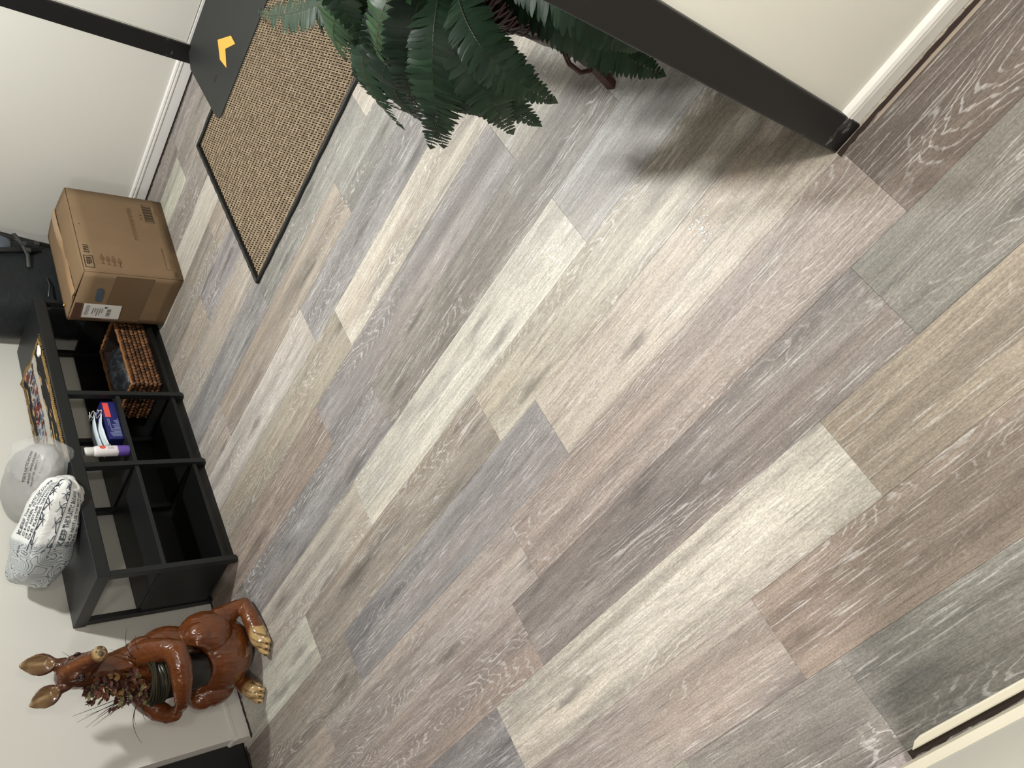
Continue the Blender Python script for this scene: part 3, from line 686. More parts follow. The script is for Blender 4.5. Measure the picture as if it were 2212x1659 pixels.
# grey garment in clear plastic
t = NT('grey_fabric_in_plastic'); P = t.obj(); v = t.noise(P, 9, 3); cr = t.noise(t.mapping(P, (40, 14, 26)), 1, 3, .7)
t.base(t.mix(v, lin((132, 132, 130)), lin((166, 166, 163)))); t.pr(Roughness=.42, Specular_IOR_Level=.5, Coat_Weight=.35, Coat_Roughness=.15); t.bump(cr, .35, .006)
GB = empty('wrapped_cushion', (2.98, -2.2, ZT1), 'grey cushion in a clear plastic sleeve, behind the patterned white bag', 'cushion')
o, gs = pillow('cushion', (2.84, -2.255, .615), (3.10, -2.075, .672), .125, .082, (.35, -1, .5), 5, t.m, .85, .09, 9, parent=GB)
t = NT('clear_plastic'); t.base((.93, .94, .94, 1)); t.pr(Roughness=.12, Transmission_Weight=.0, Alpha=.20, Specular_IOR_Level=.8); t.bump(t.noise(t.mapping(t.obj(), (30, 60, 40)), 1, 3, .7), .9, .01); M_CLEAR = t.m
o, gs2 = pillow('plastic_sleeve', (2.812, -2.262, .610), (2.985, -2.150, .640), .128, .086, (.35, -1, .5), 6, M_CLEAR, .7, .10, 16, parent=GB)
def on_pillow(surf, th0, ph0, du, dv, pts, lift=.002):
    return [surf(th0 + p.y * dv, ph0 + p.x * du, lift) for p in pts]
M_GREYINK = simple('dark_grey_print', (70, 72, 74), .5); M_WLAB = simple('white_sticker', (228, 228, 224), .5)
# white mailer bag with blue line drawing
t = NT('patterned_white_plastic'); P = t.obj(); q = t.mapping(P, (1, 1, 1))
wn = t.n('ShaderNodeTexNoise'); t.set(wn.inputs['Vector'], P); wn.inputs['Scale'].default_value = 9; wn.inputs['Detail'].default_value = 1
va = t.n('ShaderNodeVectorMath', operation='SCALE'); t.set(va.inputs[0], wn.outputs['Color']); va.inputs['Scale'].default_value = .05
vb = t.n('ShaderNodeVectorMath', operation='ADD'); t.set(vb.inputs[0], P); t.set(vb.inputs[1], va.outputs[0])
vo = t.n('ShaderNodeTexVoronoi', feature='SMOOTH_F1'); t.set(vo.inputs['Vector'], vb.outputs[0]); vo.inputs['Scale'].default_value = 19; vo.inputs['Smoothness'].default_value = .4
ln = t.step(t.math('SINE', t.math('MULTIPLY', vo.outputs['Distance'], 56.0)), .45, .9)
sx = t.n('ShaderNodeSeparateXYZ'); t.set(sx.inputs[0], P)
along = t.math('ADD', t.math('MULTIPLY', sx.outputs[0], .70), t.math('MULTIPLY', sx.outputs[1], .57))
lower = t.step(along, .972, .988)
c = t.mix(t.math('MULTIPLY', ln, t.math('MULTIPLY_ADD', lower, .75, .0)), t.mix(lower, lin((226, 228, 226)), lin((186, 192, 192))), lin((58, 76, 90)))
t.base(c); t.pr(Roughness=.22, Specular_IOR_Level=.6); t.bump(t.noise(t.mapping(P, (26, 60, 34)), 1, 3, .6), .45, .007)
WB = empty('mailer_bag', (2.94, -1.92, ZT1), 'crumpled white plastic mailer bag with dark line drawing, on the bench end', 'bag')
o, ws = pillow('bag_body', (2.772, -2.035, .585), (3.085, -1.775, .700), .098, .098, (.6, .3, -.9), 11, t.m, .74, .11, 12, parent=WB)
M_BAGINK = simple('slate_ink', (78, 86, 92), .4)
def facing_ph(surf):
    camp = Vector((0, 0, 1.5)); best = None
    for k in range(96):
        ph = 2 * math.pi * k / 96; p = surf(math.pi / 2, ph); d = (p - camp).length
        if best is None or d < best[0]: best = (d, ph)
    return best[1]
pf = facing_ph(ws)
sg_ = 1 if ws(1.0, pf + .15).z > ws(1.0, pf - .15).z else -1
rows = [(.98, 'KEEP THIS PLASTIC BAG AWAY FROM'), (.80, 'CHILDREN. TO AVOID SUFFOCATION'), (.62, 'DO NOT USE THIS BAG IN CRIBS, BEDS'), (.44, 'OR PLAYPENS. THIS BAG IS NOT A TOY'), (-.62, 'KEEP THIS PLASTIC BAG AWAY'), (-.80, 'DO NOT USE THIS BAG IN CRIBS'), (-.98, 'OR PLAYPENS. NOT A TOY')]
for dph, s in rows:
    vs, fs = text_geo(s, .15, .004); mx = max(p.x for p in vs); k = (1.15 if dph > 0 else .95) / mx
    MB().add([ws(1.62 - p.x * k, pf + sg_ * (dph + p.y), .0022) for p in vs], fs).build('printed_text', M_BAGINK, WB, fix=False)
mb = MB(); rr = random.Random(4)
for dph, s in ((-.42, 1), (.34, -1)):
    for k in range(15):
        th = .42 + k * .088; a = rr.uniform(.12, .30) * s; L = []
        for i in range(7): u = i / 6; L.append(ws(th + .10 * math.sin(u * 2.6 + k) * (1 if k % 2 else -1), pf + dph + a * u, .0018))
        mb.tube(L, [.0019 * (1 - .7 * i / 6) for i in range(7)], 5)
    mb.tube([ws(.40 + k * .05, pf + dph - .02 * s, .0018) for k in range(28)], .0012, 5)
o = mb.build('printed_branches', simple('dark_teal_ink', (36, 54, 70), .35), WB); o['kind'] = 'stuff'
t2, f2 = text_geo('120', .16, .004)
MB().add([ws(1.95 - p.x * .9, pf + sg_ * (.80 + p.y * .8), .0022) for p in t2], f2).build('printed_text', M_BAGINK, WB, fix=False)
pf2 = facing_ph(gs2)
sg2 = 1 if gs2(1.2, pf2 + .15).z > gs2(1.2, pf2 - .15).z else -1
for i, s in enumerate(('KEEP THIS PLASTIC BAG AWAY', 'FROM BABIES AND CHILDREN', 'THIS BAG IS NOT A TOY')):
    vs, fs = text_geo(s, .085, .002); mx = max(p.x for p in vs); k = 1.1 / mx
    MB().add([gs2(2.1 - p.x * k, pf2 + sg2 * (.75 - .13 * i + p.y), .0025) for p in vs], fs).build('printed_text', M_GREYINK, GB, fix=False)
pf3 = facing_ph(gs)
q = [(1.78, -1.15), (1.90, -1.15), (1.90, -.35), (1.78, -.35)]
def patch(surf, a, b, c, d, lift, nu=8, nv=4):
    vs = [surf(a + (b - a) * j / nv, c + (d - c) * i / nu, lift) for j in range(nv + 1) for i in range(nu + 1)]
    return vs, [(j * (nu + 1) + i, j * (nu + 1) + i + 1, (j + 1) * (nu + 1) + i + 1, (j + 1) * (nu + 1) + i) for j in range(nv) for i in range(nu)]
v_, f_ = patch(gs, 1.28, 1.44, pf3 - 1.25, pf3 - .45, .010); MB().add(v_, f_).build('white_sticker', M_WLAB, GB, fix=False)
v_, f_ = patch(gs, 1.32, 1.40, pf3 - 1.0, pf3 - .75, .0115); MB().add(v_, f_).build('barcode', M_GREYINK, GB, fix=False)

# ------------------------------------------------------------------ black bag in the corner
M_BAG = None
t = NT('black_bag_cloth'); v = t.noise(t.obj(), 7, 4, .6); wv = t.noise(t.obj(), 220, 2)
t.base(t.mix(v, lin((20, 23, 25)), lin((36, 41, 44)))); t.pr(Roughness=.62, Specular_IOR_Level=.35); t.bump(t.math('ADD', v, t.math('MULTIPLY', wv, .15)), .5, .02); M_BAG = t.m
BG = empty('duffel_bag', (3.01, -3.38, 0), 'big black bag with straps and buckles in the corner behind the cardboard box', 'bag')
lump('bag_body', (3.003, -3.383, .52), (.150, .255, .52), M_BAG, 8, .045, 6, BG, (48, 40), None, .55)
M_STRAP = simple('black_webbing', (24, 25, 26), .7, .1, 120); M_BUCK = simple('grey_buckle_plastic', (50, 52, 52), .4)
t = NT('blue_grey_cloth'); v = t.noise(t.obj(), 14, 3); t.base(t.mix(v, lin((70, 80, 92)), lin((112, 122, 132)))); t.pr(Roughness=.75); t.bump(v, .5, .01)
lump('side_pocket', (2.868, -3.545, .70), (.034, .085, .12), t.m, 4, .12, 12, BG, (24, 18), None, .7)
def strap(pts, wdt, nm='strap', m=M_STRAP, th=.004):
    vs = []; fs = []
    pts = [Vector(p) for p in pts]
    for i, p in enumerate(pts):
        tt = (pts[min(i + 1, len(pts) - 1)] - pts[max(0, i - 1)]).normalized(); sd = tt.cross(Vector((-1, 0, 0))).normalized() * wdt / 2
        vs += [p - sd, p + sd]
    fs = [(2 * i, 2 * i + 1, 2 * i + 3, 2 * i + 2) for i in range(len(pts) - 1)]
    o = MB().add(vs, fs, True).build(nm, m, BG, fix=False); s = o.modifiers.new('s', 'SOLIDIFY'); s.thickness = th; s.offset = 0; return o
strap([(2.846, -3.62, .78), (2.838, -3.585, .62), (2.842, -3.56, .50), (2.846, -3.545, .40)], .026)
strap([(2.840, -3.60, .56), (2.832, -3.52, .535), (2.835, -3.44, .52), (2.842, -3.36, .525)], .018, 'strap', simple('grey_webbing', (66, 68, 67), .6))
strap([(2.842, -3.50, .46), (2.838, -3.47, .60), (2.844, -3.43, .80)], .03)
strap([(2.842, -3.30, .46), (2.836, -3.24, .455), (2.842, -3.16, .47)], .008, 'zip_pull', M_BUCK)
for y, z in ((-3.535, .47), (-3.475, .515), (-3.52, .53)):
    MB().box((2.826, y - .014, z - .012), (2.838, y + .014, z + .012)).build('buckle', M_BUCK, BG, bevel=.003)

# ------------------------------------------------------------------ glazed kangaroo statue
KA = math.atan2(.587, .81)
KG = empty('kangaroo_statue', (2.955, -1.262, 0), 'glossy brown kangaroo statue standing in the corner, arms round a pot of dried flowers', 'statue', rz=KA)
mb = MB()
def cap(p0, r0, p1, r1, k=7):
    p0 = Vector(p0); p1 = Vector(p1); n = max(3, k)
    L = [p0 + (p1 - p0) * (i / (n - 1)) for i in range(n)]; R = [r0 + (r1 - r0) * (i / (n - 1)) for i in range(n)]
    mb.tube(L, R, 14); mb.ell(p0, (r0, r0, r0)); mb.ell(p1, (r1, r1, r1))
def chain(pts):
    for a, b in zip(pts, pts[1:]): cap(a[0], a[1], b[0], b[1])
def rotm(z=0, x=0, y=0): return Matrix.Rotation(z, 3, 'Z') @ Matrix.Rotation(x, 3, 'X') @ Matrix.Rotation(y, 3, 'Y')
# trunk: heavy pear, narrowing to sloping shoulders and a long neck
mb.ell((-.012, -.005, .145), (.150, .135, .140), None, 24, 16)
mb.ell((-.012, -.012, .225), (.142, .130, .150), None, 24, 16)
mb.ell((-.025, -.025, .335), (.128, .112, .125), None, 24, 16)
chain([((-.03, -.02, .36), .108), ((-.035, -.018, .43), .088), ((-.042, -.008, .49), .070), ((-.048, .0, .545), .058), ((-.056, .004, .60), .053), ((-.064, .008, .65), .052)])
cap((-.100, -.005, .435), .048, (.035, .0, .435), .048)
# haunches, shanks, long feet
mb.ell((-.128, .012, .205), (.074, .098, .098), rotm(x=.25), 20, 14); mb.ell((-.140, .05, .245), (.052, .058, .056), None, 16, 12)
chain([((-.150, -.015, .14), .055), ((-.178, -.028, .085), .036), ((-.190, -.025, .055), .030)])
chain([((-.192, -.028, .040), .030), ((-.172, .03, .040), .033), ((-.140, .085, .036), .036), ((-.112, .118, .030), .037)])
mb.ell((.105, .01, .17), (.072, .100, .100), rotm(x=.25), 20, 14); mb.ell((.118, .05, .21), (.048, .056, .056), None, 16, 12)
chain([((.115, -.02, .11), .050), ((.118, -.03, .06), .036)])
chain([((.112, -.03, .038), .030), ((.110, .03, .040), .034), ((.108, .085, .036), .037), ((.106, .118, .030), .038)])
for fx, dx in ((-.112, .10), (.106, 0)):
    for k in (-1, 0, 1):
        chain([((fx + k * .022 - dx * .02, .115, .032), .017), ((fx + k * .024 + dx * .10, .143, .026), .0165), ((fx + k * .024 + dx * .18, .160, .019), .013)])
# tail down the back
chain([((.0, -.12, .10), .055), ((.05, -.135, .05), .040), ((.11, -.10, .030), .026)])
# arms
chain([((-.092, .02, .445), .048), ((-.122, .062, .415), .046), ((-.142, .105, .388), .042), ((-.146, .138, .368), .041), ((-.108, .168, .358), .040), ((-.055, .184, .352), .037), ((-.008, .186, .347), .032), ((.018, .182, .343), .029)])
chain([((.040, .0, .440), .046), ((.084, .04, .415), .042), ((.108, .085, .385), .037), ((.112, .120, .362), .031), ((.098, .146, .348), .027)])
# paws: palm and five fingers each
mb.ell((.040, .176, .340), (.028, .020, .026), None, 14, 10)
for k in range(5):
    z = .360 - k * .0098; chain([((.036, .190 - .003 * k, z), .0070), ((.066, .180 - .003 * k, z - .003), .0068), ((.088, .160 - .003 * k, z - .007), .0060), ((.103 - .005 * abs(k - 2), .136, z - .010), .0048)])
mb.ell((.088, .150, .346), (.024, .020, .022), None, 14, 10)
for k in range(5):
    z = .356 - k * .0085; chain([((.080, .160, z), .0062), ((.056, .160, z - .006), .0058), ((.040, .156, z - .008), .0045)])
# head: turned to its left
H0 = Vector((-.070, .010, .665)); hd = Vector((-.78, .60, -.42)).normalized(); hl = Vector((.61, .79, 0)).normalized(); hu = hl.cross(hd).normalized()
def hp_(f, l, u): return tuple(H0 + hd * f + hl * l + hu * u)
HM = Matrix((hd, hl, hu)).transposed()
mb.ell(hp_(0, 0, 0), (.062, .050, .052), HM, 18, 12)
chain([(hp_(.02, 0, .004), .047), (hp_(.065, 0, -.002), .037), (hp_(.105, 0, -.008), .028), (hp_(.132, 0, -.010), .0255)])
chain([(hp_(.01, 0, -.026), .038), (hp_(.07, 0, -.028), .026), (hp_(.118, 0, -.026), .020)])
mb.ell(hp_(.142, 0, -.006), (.019, .024, .020), HM, 14, 10)
for s in (-1, 1):
    mb.ell(hp_(.038, s * .033, .024), (.018, .013, .012), HM, 12, 8); mb.ell(hp_(.045, s * .030, -.010), (.03, .018, .02), HM, 12, 8)
    mb.ell(hp_(.140, s * .014, .002), (.012, .010, .010), HM, 10, 8)
# ears: leaf-shaped shells
EN = Vector((-.52, .84, .10)).normalized(); ears = []
for base, tip, wd in (((-.098, -.025, .700), (-.114, -.034, .818), .036), ((-.040, .038, .700), (-.010, .058, .800), .035)):
    b = Vector(base); t_p = Vector(tip); a = (t_p - b); L = a.length; a.normalize(); n_ = (EN - a * EN.dot(a)).normalized(); sd = a.cross(n_)
    vs = []; fs = []; ns, nk = 22, 16
    for i in range(ns + 1):
        u = i / ns; ww = wd * max(.30 * (1 - u), math.sin(math.pi * min(1, u) ** .85) ** .75) + .0015; th_ = .0135 * (1 - .55 * u)
        for k in range(nk):
            an = 2 * math.pi * k / nk; vs.append(b + a * L * u + sd * ww * math.cos(an) + n_ * th_ * math.sin(an))
    for i in range(ns):
        for k in range(nk): fs.append((i * nk + k, i * nk + (k + 1) % nk, (i + 1) * nk + (k + 1) % nk, (i + 1) * nk + k))
    fs += [tuple(range(nk))[::-1], tuple(ns * nk + k for k in range(nk))]; mb.add(vs, fs, True)
    cap(b - a * .02, .020, b + a * .022, .016); ears.append((b, a, L, n_, sd, wd))
raw = mb.mesh('raw', [])
ro = bpy.data.objects.new('raw', raw); COL.objects.link(ro)
rm = ro.modifiers.new('r', 'REMESH'); rm.mode = 'VOXEL'; rm.voxel_size = .0034
sm = ro.modifiers.new('s', 'SMOOTH'); sm.factor = .5; sm.iterations = 5
dg = bpy.context.evaluated_depsgraph_get(); body = bpy.data.meshes.new_from_object(ro.evaluated_get(dg))
bpy.data.objects.remove(ro); bpy.data.meshes.remove(raw)
body.name = 'body'
PC = Vector((-.030, .10, .285)); PN = Vector((-.22, .97, .05)).normalized(); PS = Vector((PN.y, -PN.x, 0)).normalized()
col = body.color_attributes.new('paint', 'FLOAT_COLOR', 'POINT')
C_B = Vector(lin((100, 54, 25))[:3]); C_D = Vector(lin((60, 36, 27))[:3]); C_T = Vector(lin((178, 150, 102))[:3]); C_K = Vector(lin((30, 22, 18))[:3]); C_O = Vector(lin((128, 76, 34))[:3]); C_E = Vector(lin((122, 96, 66))[:3])
def ss(a, b, x): x = max(0, min(1, (x - a) / (b - a))); return x * x * (3 - 2 * x)
cols = []; CO = [v.co.copy() for v in body.vertices]; NO = [v.normal.copy() for v in body.vertices]; NEW = []
for p, nrm in zip(CO, NO):
    c = C_B.copy()
    # fur relief
    f = mnoise.noise(Vector((p.x * 26, p.y * 26, p.z * 9))); 
    c = c.lerp(C_O, .35 * max(0, f) + .25 * ss(.05, .0, abs(p.z - .08))); c = c.lerp(C_D, .35 * max(0, -f))
    c = c.lerp(C_D, .62 * ss(.44, .60, p.z))
    moved = p + nrm * .0012 * mnoise.noise(Vector((p.x * 120, p.y * 120, p.z * 34)))
    # pouch hollow
    q = p - PC; a_ = q.dot(PS) / .088; b__ = q.z / .072; rr = a_ * a_ + b__ * b__
    if nrm.dot(PN) > .1 and q.dot(PN) > -.03 and abs(q.x) < .15 and p.z < .345 and p.z > .16 and not (p.y > .150 and p.z > .318):
        if rr < 1: moved = moved - PN * (.085 * (1 - ss(.72, 1.0, rr))); c = c.lerp(C_D, .5 * (1 - rr))
        elif rr < 1.5: moved = moved + PN * .007 * (1 - abs(rr - 1.2) / .3)
    # feet tips, nose, ears
    for fx, dx in ((-.112, .10), (.106, 0)):
        if p.z < .075 and abs(p.x - fx - dx * .1) < .062 and p.y > .07:
            c = c.lerp(C_T, ss(.085, .115, p.y))
            kx = (p.x - fx - dx * max(0, (p.y - .1)) * 1.8) / .024
            c = c.lerp(C_D, .75 * ss(.34, .46, abs(kx - round(kx))) * ss(.10, .118, p.y) * (1 if abs(kx) < 1.6 else .3))
    h = p - H0; hf = h.dot(hd); hlz = h.dot(hl); hz = h.dot(hu)
    if hf > .10 and h.length < .2 and p.z > .52:
        c = c.lerp(C_T, ss(.118, .138, hf) * .9)
        m_ = min((h - hd * .152 - hl * .0105 - hu * .002).length, (h - hd * .152 + hl * .0105 - hu * .002).length)
        c = c.lerp(C_K, .9 * ss(.012, .007, m_)); c = c.lerp(C_K, .7 * ss(.0035, .001, abs(hz + .016)) * ss(.12, .13, hf))
        if abs(hlz) < .003 and hf > .14: c = c.lerp(C_K, .7)
    if p.z > .62 and abs(hlz) < .02 and hf < .12 and nrm.dot(hu) > .2: c = c.lerp(C_O, .55 * ss(.018, .004, abs(hlz)) * ss(.02, .05, hf + .03))
    for b, a, L, n_, sd, wd in ears:
        e = p - b; s = e.dot(a) / L; lw = e.dot(sd) / wd
        if .12 < s < 1.02 and abs(lw) < 1.1 and abs(e.dot(n_)) < .03:
            prof = math.sin(math.pi * min(1, max(0, (s - .08) / .92))) ** .6
            if nrm.dot(n_) > .2 and abs(lw) < prof * .86:
                dep = (1 - (lw / max(.05, prof * .86)) ** 2) * ss(.12, .35, s) * ss(1.0, .7, s); moved = moved - n_ * .0135 * dep
                c = c.lerp(C_E, .85); c = c.lerp(C_T, .6 * ss(.3, .0, abs(lw - .1)) * ss(.2, .5, s)); c = c.lerp(C_D, .6 * ss(.15, .75, -lw) * ss(.8, .4, s))
    for b, a, L, n_, sd, wd in ears: pass
    if moved.z < .001: moved.z = .001
    NEW += [moved.x, moved.y, moved.z]; cols += [c.x, c.y, c.z, 1]
body.vertices.foreach_set('co', NEW)
col.data.foreach_set('color', cols)
t = NT('glazed_terracotta'); at = t.n('ShaderNodeVertexColor', layer_name='paint'); v = t.noise(t.mapping(t.obj(), (60, 60, 18)), 1, 3, .6)
t.base(t.mix(1.0, at.outputs[0], t.mix(v, (.80, .80, .80, 1), (1.12, 1.12, 1.12, 1)), 'MULTIPLY')); t.pr(Roughness=.26, Specular_IOR_Level=.5, Coat_Weight=.5, Coat_Roughness=.08); t.bump(v, .10, .003)
body.materials.clear(); body.materials.append(t.m)
body.polygons.foreach_set('use_smooth', [True] * len(body.polygons)); body.update()
bo = bpy.data.objects.new('body', body); COL.objects.link(bo); bo.parent = KG
def kbuild(mbx, name, m, parent=KG, **kw):
    o = mbx.build(name, m, None, **kw); o.parent = parent; return o
M_EYE = simple('dark_glass_eye', (20, 16, 16), .08, .1, 40); M_IRIS = simple('grey_brown_iris', (78, 66, 64), .1); M_LID = simple('dark_eyelid', (44, 26, 20), .4); M_CLAW = simple('brown_claw', (78, 58, 34), .22, .2, 60)
for s in (-1, 1):
    c = Vector(hp_(.050, s * .0372, .008)); nd = (hl * s * .80 + hd * .50 + hu * .25).normalized(); Q = nd.to_track_quat('Z', 'Y').to_matrix()
    e = kbuild(MB().ell(c, (.0152, .0132, .0125), HM, 14, 10), 'eye', M_EYE)
    o = MB().ell(c + nd * .0102, (.0070, .0070, .0036), Q, 12, 8).build('iris', M_IRIS, fix=False); o.parent = e
    L = [c + nd * .0030 + (hd * math.cos(a) * .0165 + hu * (math.sin(a) * .0120)) for a in [math.pi * k / 10 for k in range(11)]]
    o = MB().tube(L, [.0020 + .0018 * math.sin(math.pi * k / 10) for k in range(11)], 6).build('eyelid', M_LID); o.parent = e
for fx, dx in ((-.112, .10), (.106, 0)):
    for k in (-1, 0, 1):
        kbuild(MB().ell((fx + k * .024 + dx * .19, .164, .0265), (.0062, .009, .0045), rotm(x=-.5), 10, 8), 'claw', M_CLAW)

# ------------------------------------------------------------------ dried flowers in a dark pot, held by the statue
FA = empty('dried_flower_pot', (2.955, -1.262, 0), 'dark pot of dried flowers and thin grasses held by the kangaroo statue', 'flowers', rz=KA)
def fbuild(mbx, name, m, parent=FA, **kw):
    o = mbx.build(name, m, None, **kw); o.parent = parent; return o
M_POT = simple('black_pot_plastic', (15, 14, 14), .35, .2, 30)
pc = (-.020, .088, 0)
fbuild(MB().lathe([(0, .222), (.048, .222), (.060, .232), (.070, .30), (.0775, .425), (.073, .425), (.064, .31), (.0, .30)], pc, 36), 'pot', M_POT)
t = NT('wrapped_grass'); wv = t.noise(t.mapping(t.obj(), (20, 20, 420)), 1, 2); t.base(t.mix(wv, lin((18, 17, 12)), lin((60, 56, 40)))); t.pr(Roughness=.85, Specular_IOR_Level=.2)
for k in range(9):
    z = .385 + k * .0072; R = .0775 + .004 * math.sin(k * 1.3)
    L = [(pc[0] + (R + .0015 * math.sin(a * 5 + k)) * math.cos(a), pc[1] + R * math.sin(a), z + .004 * math.sin(a * 2 + k * .7)) for a in [2 * math.pi * i / 40 for i in range(41)]]
    fbuild(MB().tube(L, .0043, 6), 'grass_wrap', t.m)
fbuild(MB().lathe([(0, .415), (.07, .415)], pc, 24), 'dark_moss', simple('moss', (30, 28, 18), .9, .5, 80))
PET = [simple('petal_tan', (128, 98, 58), .6, .25, 60), simple('petal_olive', (96, 90, 56), .6, .25, 60), simple('petal_maroon', (70, 36, 26), .6, .3, 60), simple('petal_rust', (108, 62, 38), .6, .25, 60)]
rr = random.Random(21)
def petal(mbx, c, d, up, L, wd, curl):
    d = d.normalized(); sd = d.cross(up).normalized(); nn = sd.cross(d); vs = []
    for i in range(5):
        u = i / 4; wv_ = wd * (math.sin(math.pi * (.12 + .86 * u)) ** .8); p = c + d * L * u + nn * curl * u * u
        vs += [p - sd * wv_ + nn * wv_ * .35, p, p + sd * wv_ + nn * wv_ * .35]
    mbx.add(vs, [(i * 3 + k, i * 3 + k + 1, i * 3 + 4 + k, i * 3 + 3 + k) for i in range(4) for k in (0, 1)], True)
for k in range(120):
    z = .43 + .20 * rr.random() ** 1.1; u = (z - .43) / .2
    ang = rr.uniform(0, 2 * math.pi); rad = (.062 * (1 - .45 * u)) * math.sqrt(rr.random()); c = Vector((pc[0] - .010 * u + rad * math.cos(ang) * 1.15, pc[1] + .015 - .030 * u + rad * math.sin(ang) * .8, z))
    mbx = MB(); m = PET[rr.choice([0, 1, 2, 2, 2, 3])]; n = rr.choice([2, 3, 4])
    for i in range(n):
        d = Vector((rr.uniform(-1, 1), rr.uniform(-.3, 1), rr.uniform(-.2, 1.1))); petal(mbx, c, d, Vector((rr.uniform(-1, 1), .8, .4)), rr.uniform(.014, .028), rr.uniform(.004, .008), rr.uniform(-.008, .010))
    fbuild(mbx, 'flower', m, fix=False)
M_GRASS = simple('dark_grass_blade', (34, 38, 28), .5, .2, 50); M_TWIG = simple('brown_twig', (74, 50, 34), .7)
blades = [((.03, .07, .47), (.065, .05, .56), (.10, .045, .645)), ((.03, .07, .47), (.07, .05, .55), (.085, .04, .615)), ((.03, .08, .46), (.065, .06, .55), (.12, .06, .62)), ((.02, .07, .47), (.055, .05, .57), (.075, .04, .66)),
          ((.03, .08, .46), (.075, .07, .54), (.115, .07, .60)), ((.04, .08, .45), (.12, .09, .50), (.205, .11, .44)), ((.04, .08, .45), (.10, .08, .48), (.14, .09, .46)), ((.05, .09, .44), (.10, .09, .45), (.125, .10, .43)),
          ((-.09, .06, .45), (-.13, .06, .52), (-.155, .05, .56)), ((-.09, .06, .44), (-.16, .05, .49), (-.18, .03, .47)), ((-.09, .05, .47), (-.15, .04, .52), (-.21, .02, .50)), ((-.08, .06, .46), (-.12, .05, .53), (-.14, .05, .57)),
          ((-.06, .06, .60), (-.13, .04, .66), (-.165, .02, .705)), ((.04, .08, .44), (.09, .09, .42), (.13, .10, .37)), ((.03, .08, .48), (.06, .07, .53), (.09, .07, .545)), ((.03, .08, .50), (.07, .07, .58), (.09, .06, .585))]
for i, (a, b, c) in enumerate(blades):
    a, b, c = Vector(a), Vector(b), Vector(c); L = [a * (1 - u) ** 2 + b * 2 * u * (1 - u) + c * u * u for u in [k / 14 for k in range(15)]]
    fbuild(MB().tube(L, [.0017 * (1 - .85 * k / 14) + .0002 for k in range(15)], 5), 'grass_blade', M_GRASS)
for k in range(10):
    u = k / 9; a = Vector((.030 + .02 * u, .085, .46 + .010 * k)); mbx = MB()
    for j in range(4): petal(mbx, a, Vector((.9, rr.uniform(-.2, .4), rr.uniform(.2, .9))), Vector((0, 1, .3)), rr.uniform(.014, .022), .0035, .002)
    fbuild(mbx, 'dried_bract', PET[2], fix=False)

# ------------------------------------------------------------------ fern on a dark red wicker stand
ST = empty('plant_stand', (.27, -1.47, 0), 'dark red wicker plant stand with curved feet beside the black post', 'plant stand')
t = NT('dark_red_wicker'); wv = t.n('ShaderNodeTexWave', bands_direction='Z'); t.set(wv.inputs[0], t.obj()); wv.inputs['Scale'].default_value = 40; wv.inputs['Distortion'].default_value = 3
t.base(t.mix(wv.outputs[1], lin((34, 16, 16)), lin((70, 32, 32)))); t.pr(Roughness=.4, Specular_IOR_Level=.5); t.bump(wv.outputs[1], .6, .006); M_RED = t.m
M_REDM = simple('dark_red_lacquer', (58, 26, 26), .3, .15, 30)
sc_ = Vector((.27, -1.47, 0))
wk = MB()
for j in range(15):
    z = .312 + j * .0138; R = .122 + .036 * j / 14
    wk.tube([sc_ + Vector(((R + .004 * math.sin(i * math.pi / 2 + j * math.pi)) * math.cos(2 * math.pi * i / 48), (R + .004 * math.sin(i * math.pi / 2 + j * math.pi)) * math.sin(2 * math.pi * i / 48), z)) for i in range(49)], .0075, 6)
o = wk.build('woven_basket', M_RED, ST); o['kind'] = 'stuff'
MB().lathe([(0, .300), (.124, .300), (.126, .312), (0, .312)], sc_, 32).build('basket_bottom', M_RED, ST)
MB().tube([sc_ + Vector((.166 * math.cos(2 * math.pi * i / 40), .166 * math.sin(2 * math.pi * i / 40), .515)) for i in range(41)], .011, 8).build('rim', M_REDM, ST)
MB().lathe([(.112, .205), (.122, .205), (.122, .272), (.112, .272), (.112, .205)], sc_, 40).build('apron_ring', M_REDM, ST)
MB().lathe([(.118, .312), (.150, .50), (.146, .50), (.114, .312)], sc_, 32).build('liner', simple('dark_red_liner', (36, 17, 17), .7), ST)
for ang in (38, 128, 218, 308):
    ca, sa = math.cos(math.radians(ang)), math.sin(math.radians(ang)); nn = Vector((-sa, ca, 0))
    prof = [(.090, .300), (.096, .22), (.098, .14), (.108, .07), (.140, .001), (.160, .001), (.134, .075), (.124, .14), (.124, .22), (.118, .300)]
    p3 = [sc_ + Vector((ca * r, sa * r, z)) for r, z in prof]; n = len(prof)
    vs = [p - nn * .013 for p in p3] + [p + nn * .013 for p in p3]
    leg = MB().add(vs, [(i, i + 1, n - 2 - i, n - 1 - i) for i in range(n // 2 - 1)] + [(n + i, n + n - 1 - i, n + n - 2 - i, n + i + 1) for i in range(n // 2 - 1)] + [(i, n + i, n + (i + 1) % n, (i + 1) % n) for i in range(n)]).build('leg', M_REDM, ST, bevel=.003)
    o = MB().tube([sc_ + Vector((ca * r + nn.x * .012, sa * r + nn.y * .012, z)) for r, z in ((.122, .20), (.150, .17), (.158, .13), (.145, .10), (.125, .085))], .006, 8).build('scroll_rod', M_REDM, leg)
FN = empty('potted_fern', (.27, -1.47, .314), 'large dark green artificial fern spilling over its stand beside the black post', 'fern')
MB().lathe([(0, .320), (.098, .320), (.122, .50), (.112, .50), (.095, .46), (0, .46)], sc_, 28).build('nursery_pot', simple('dark_pot', (30, 30, 28), .5), FN)
MB().ell(sc_ + Vector((0, 0, .475)), (.106, .106, .03), None, 18, 8).build('moss', simple('fern_moss', (44, 42, 26), .95, .4, 70), FN)
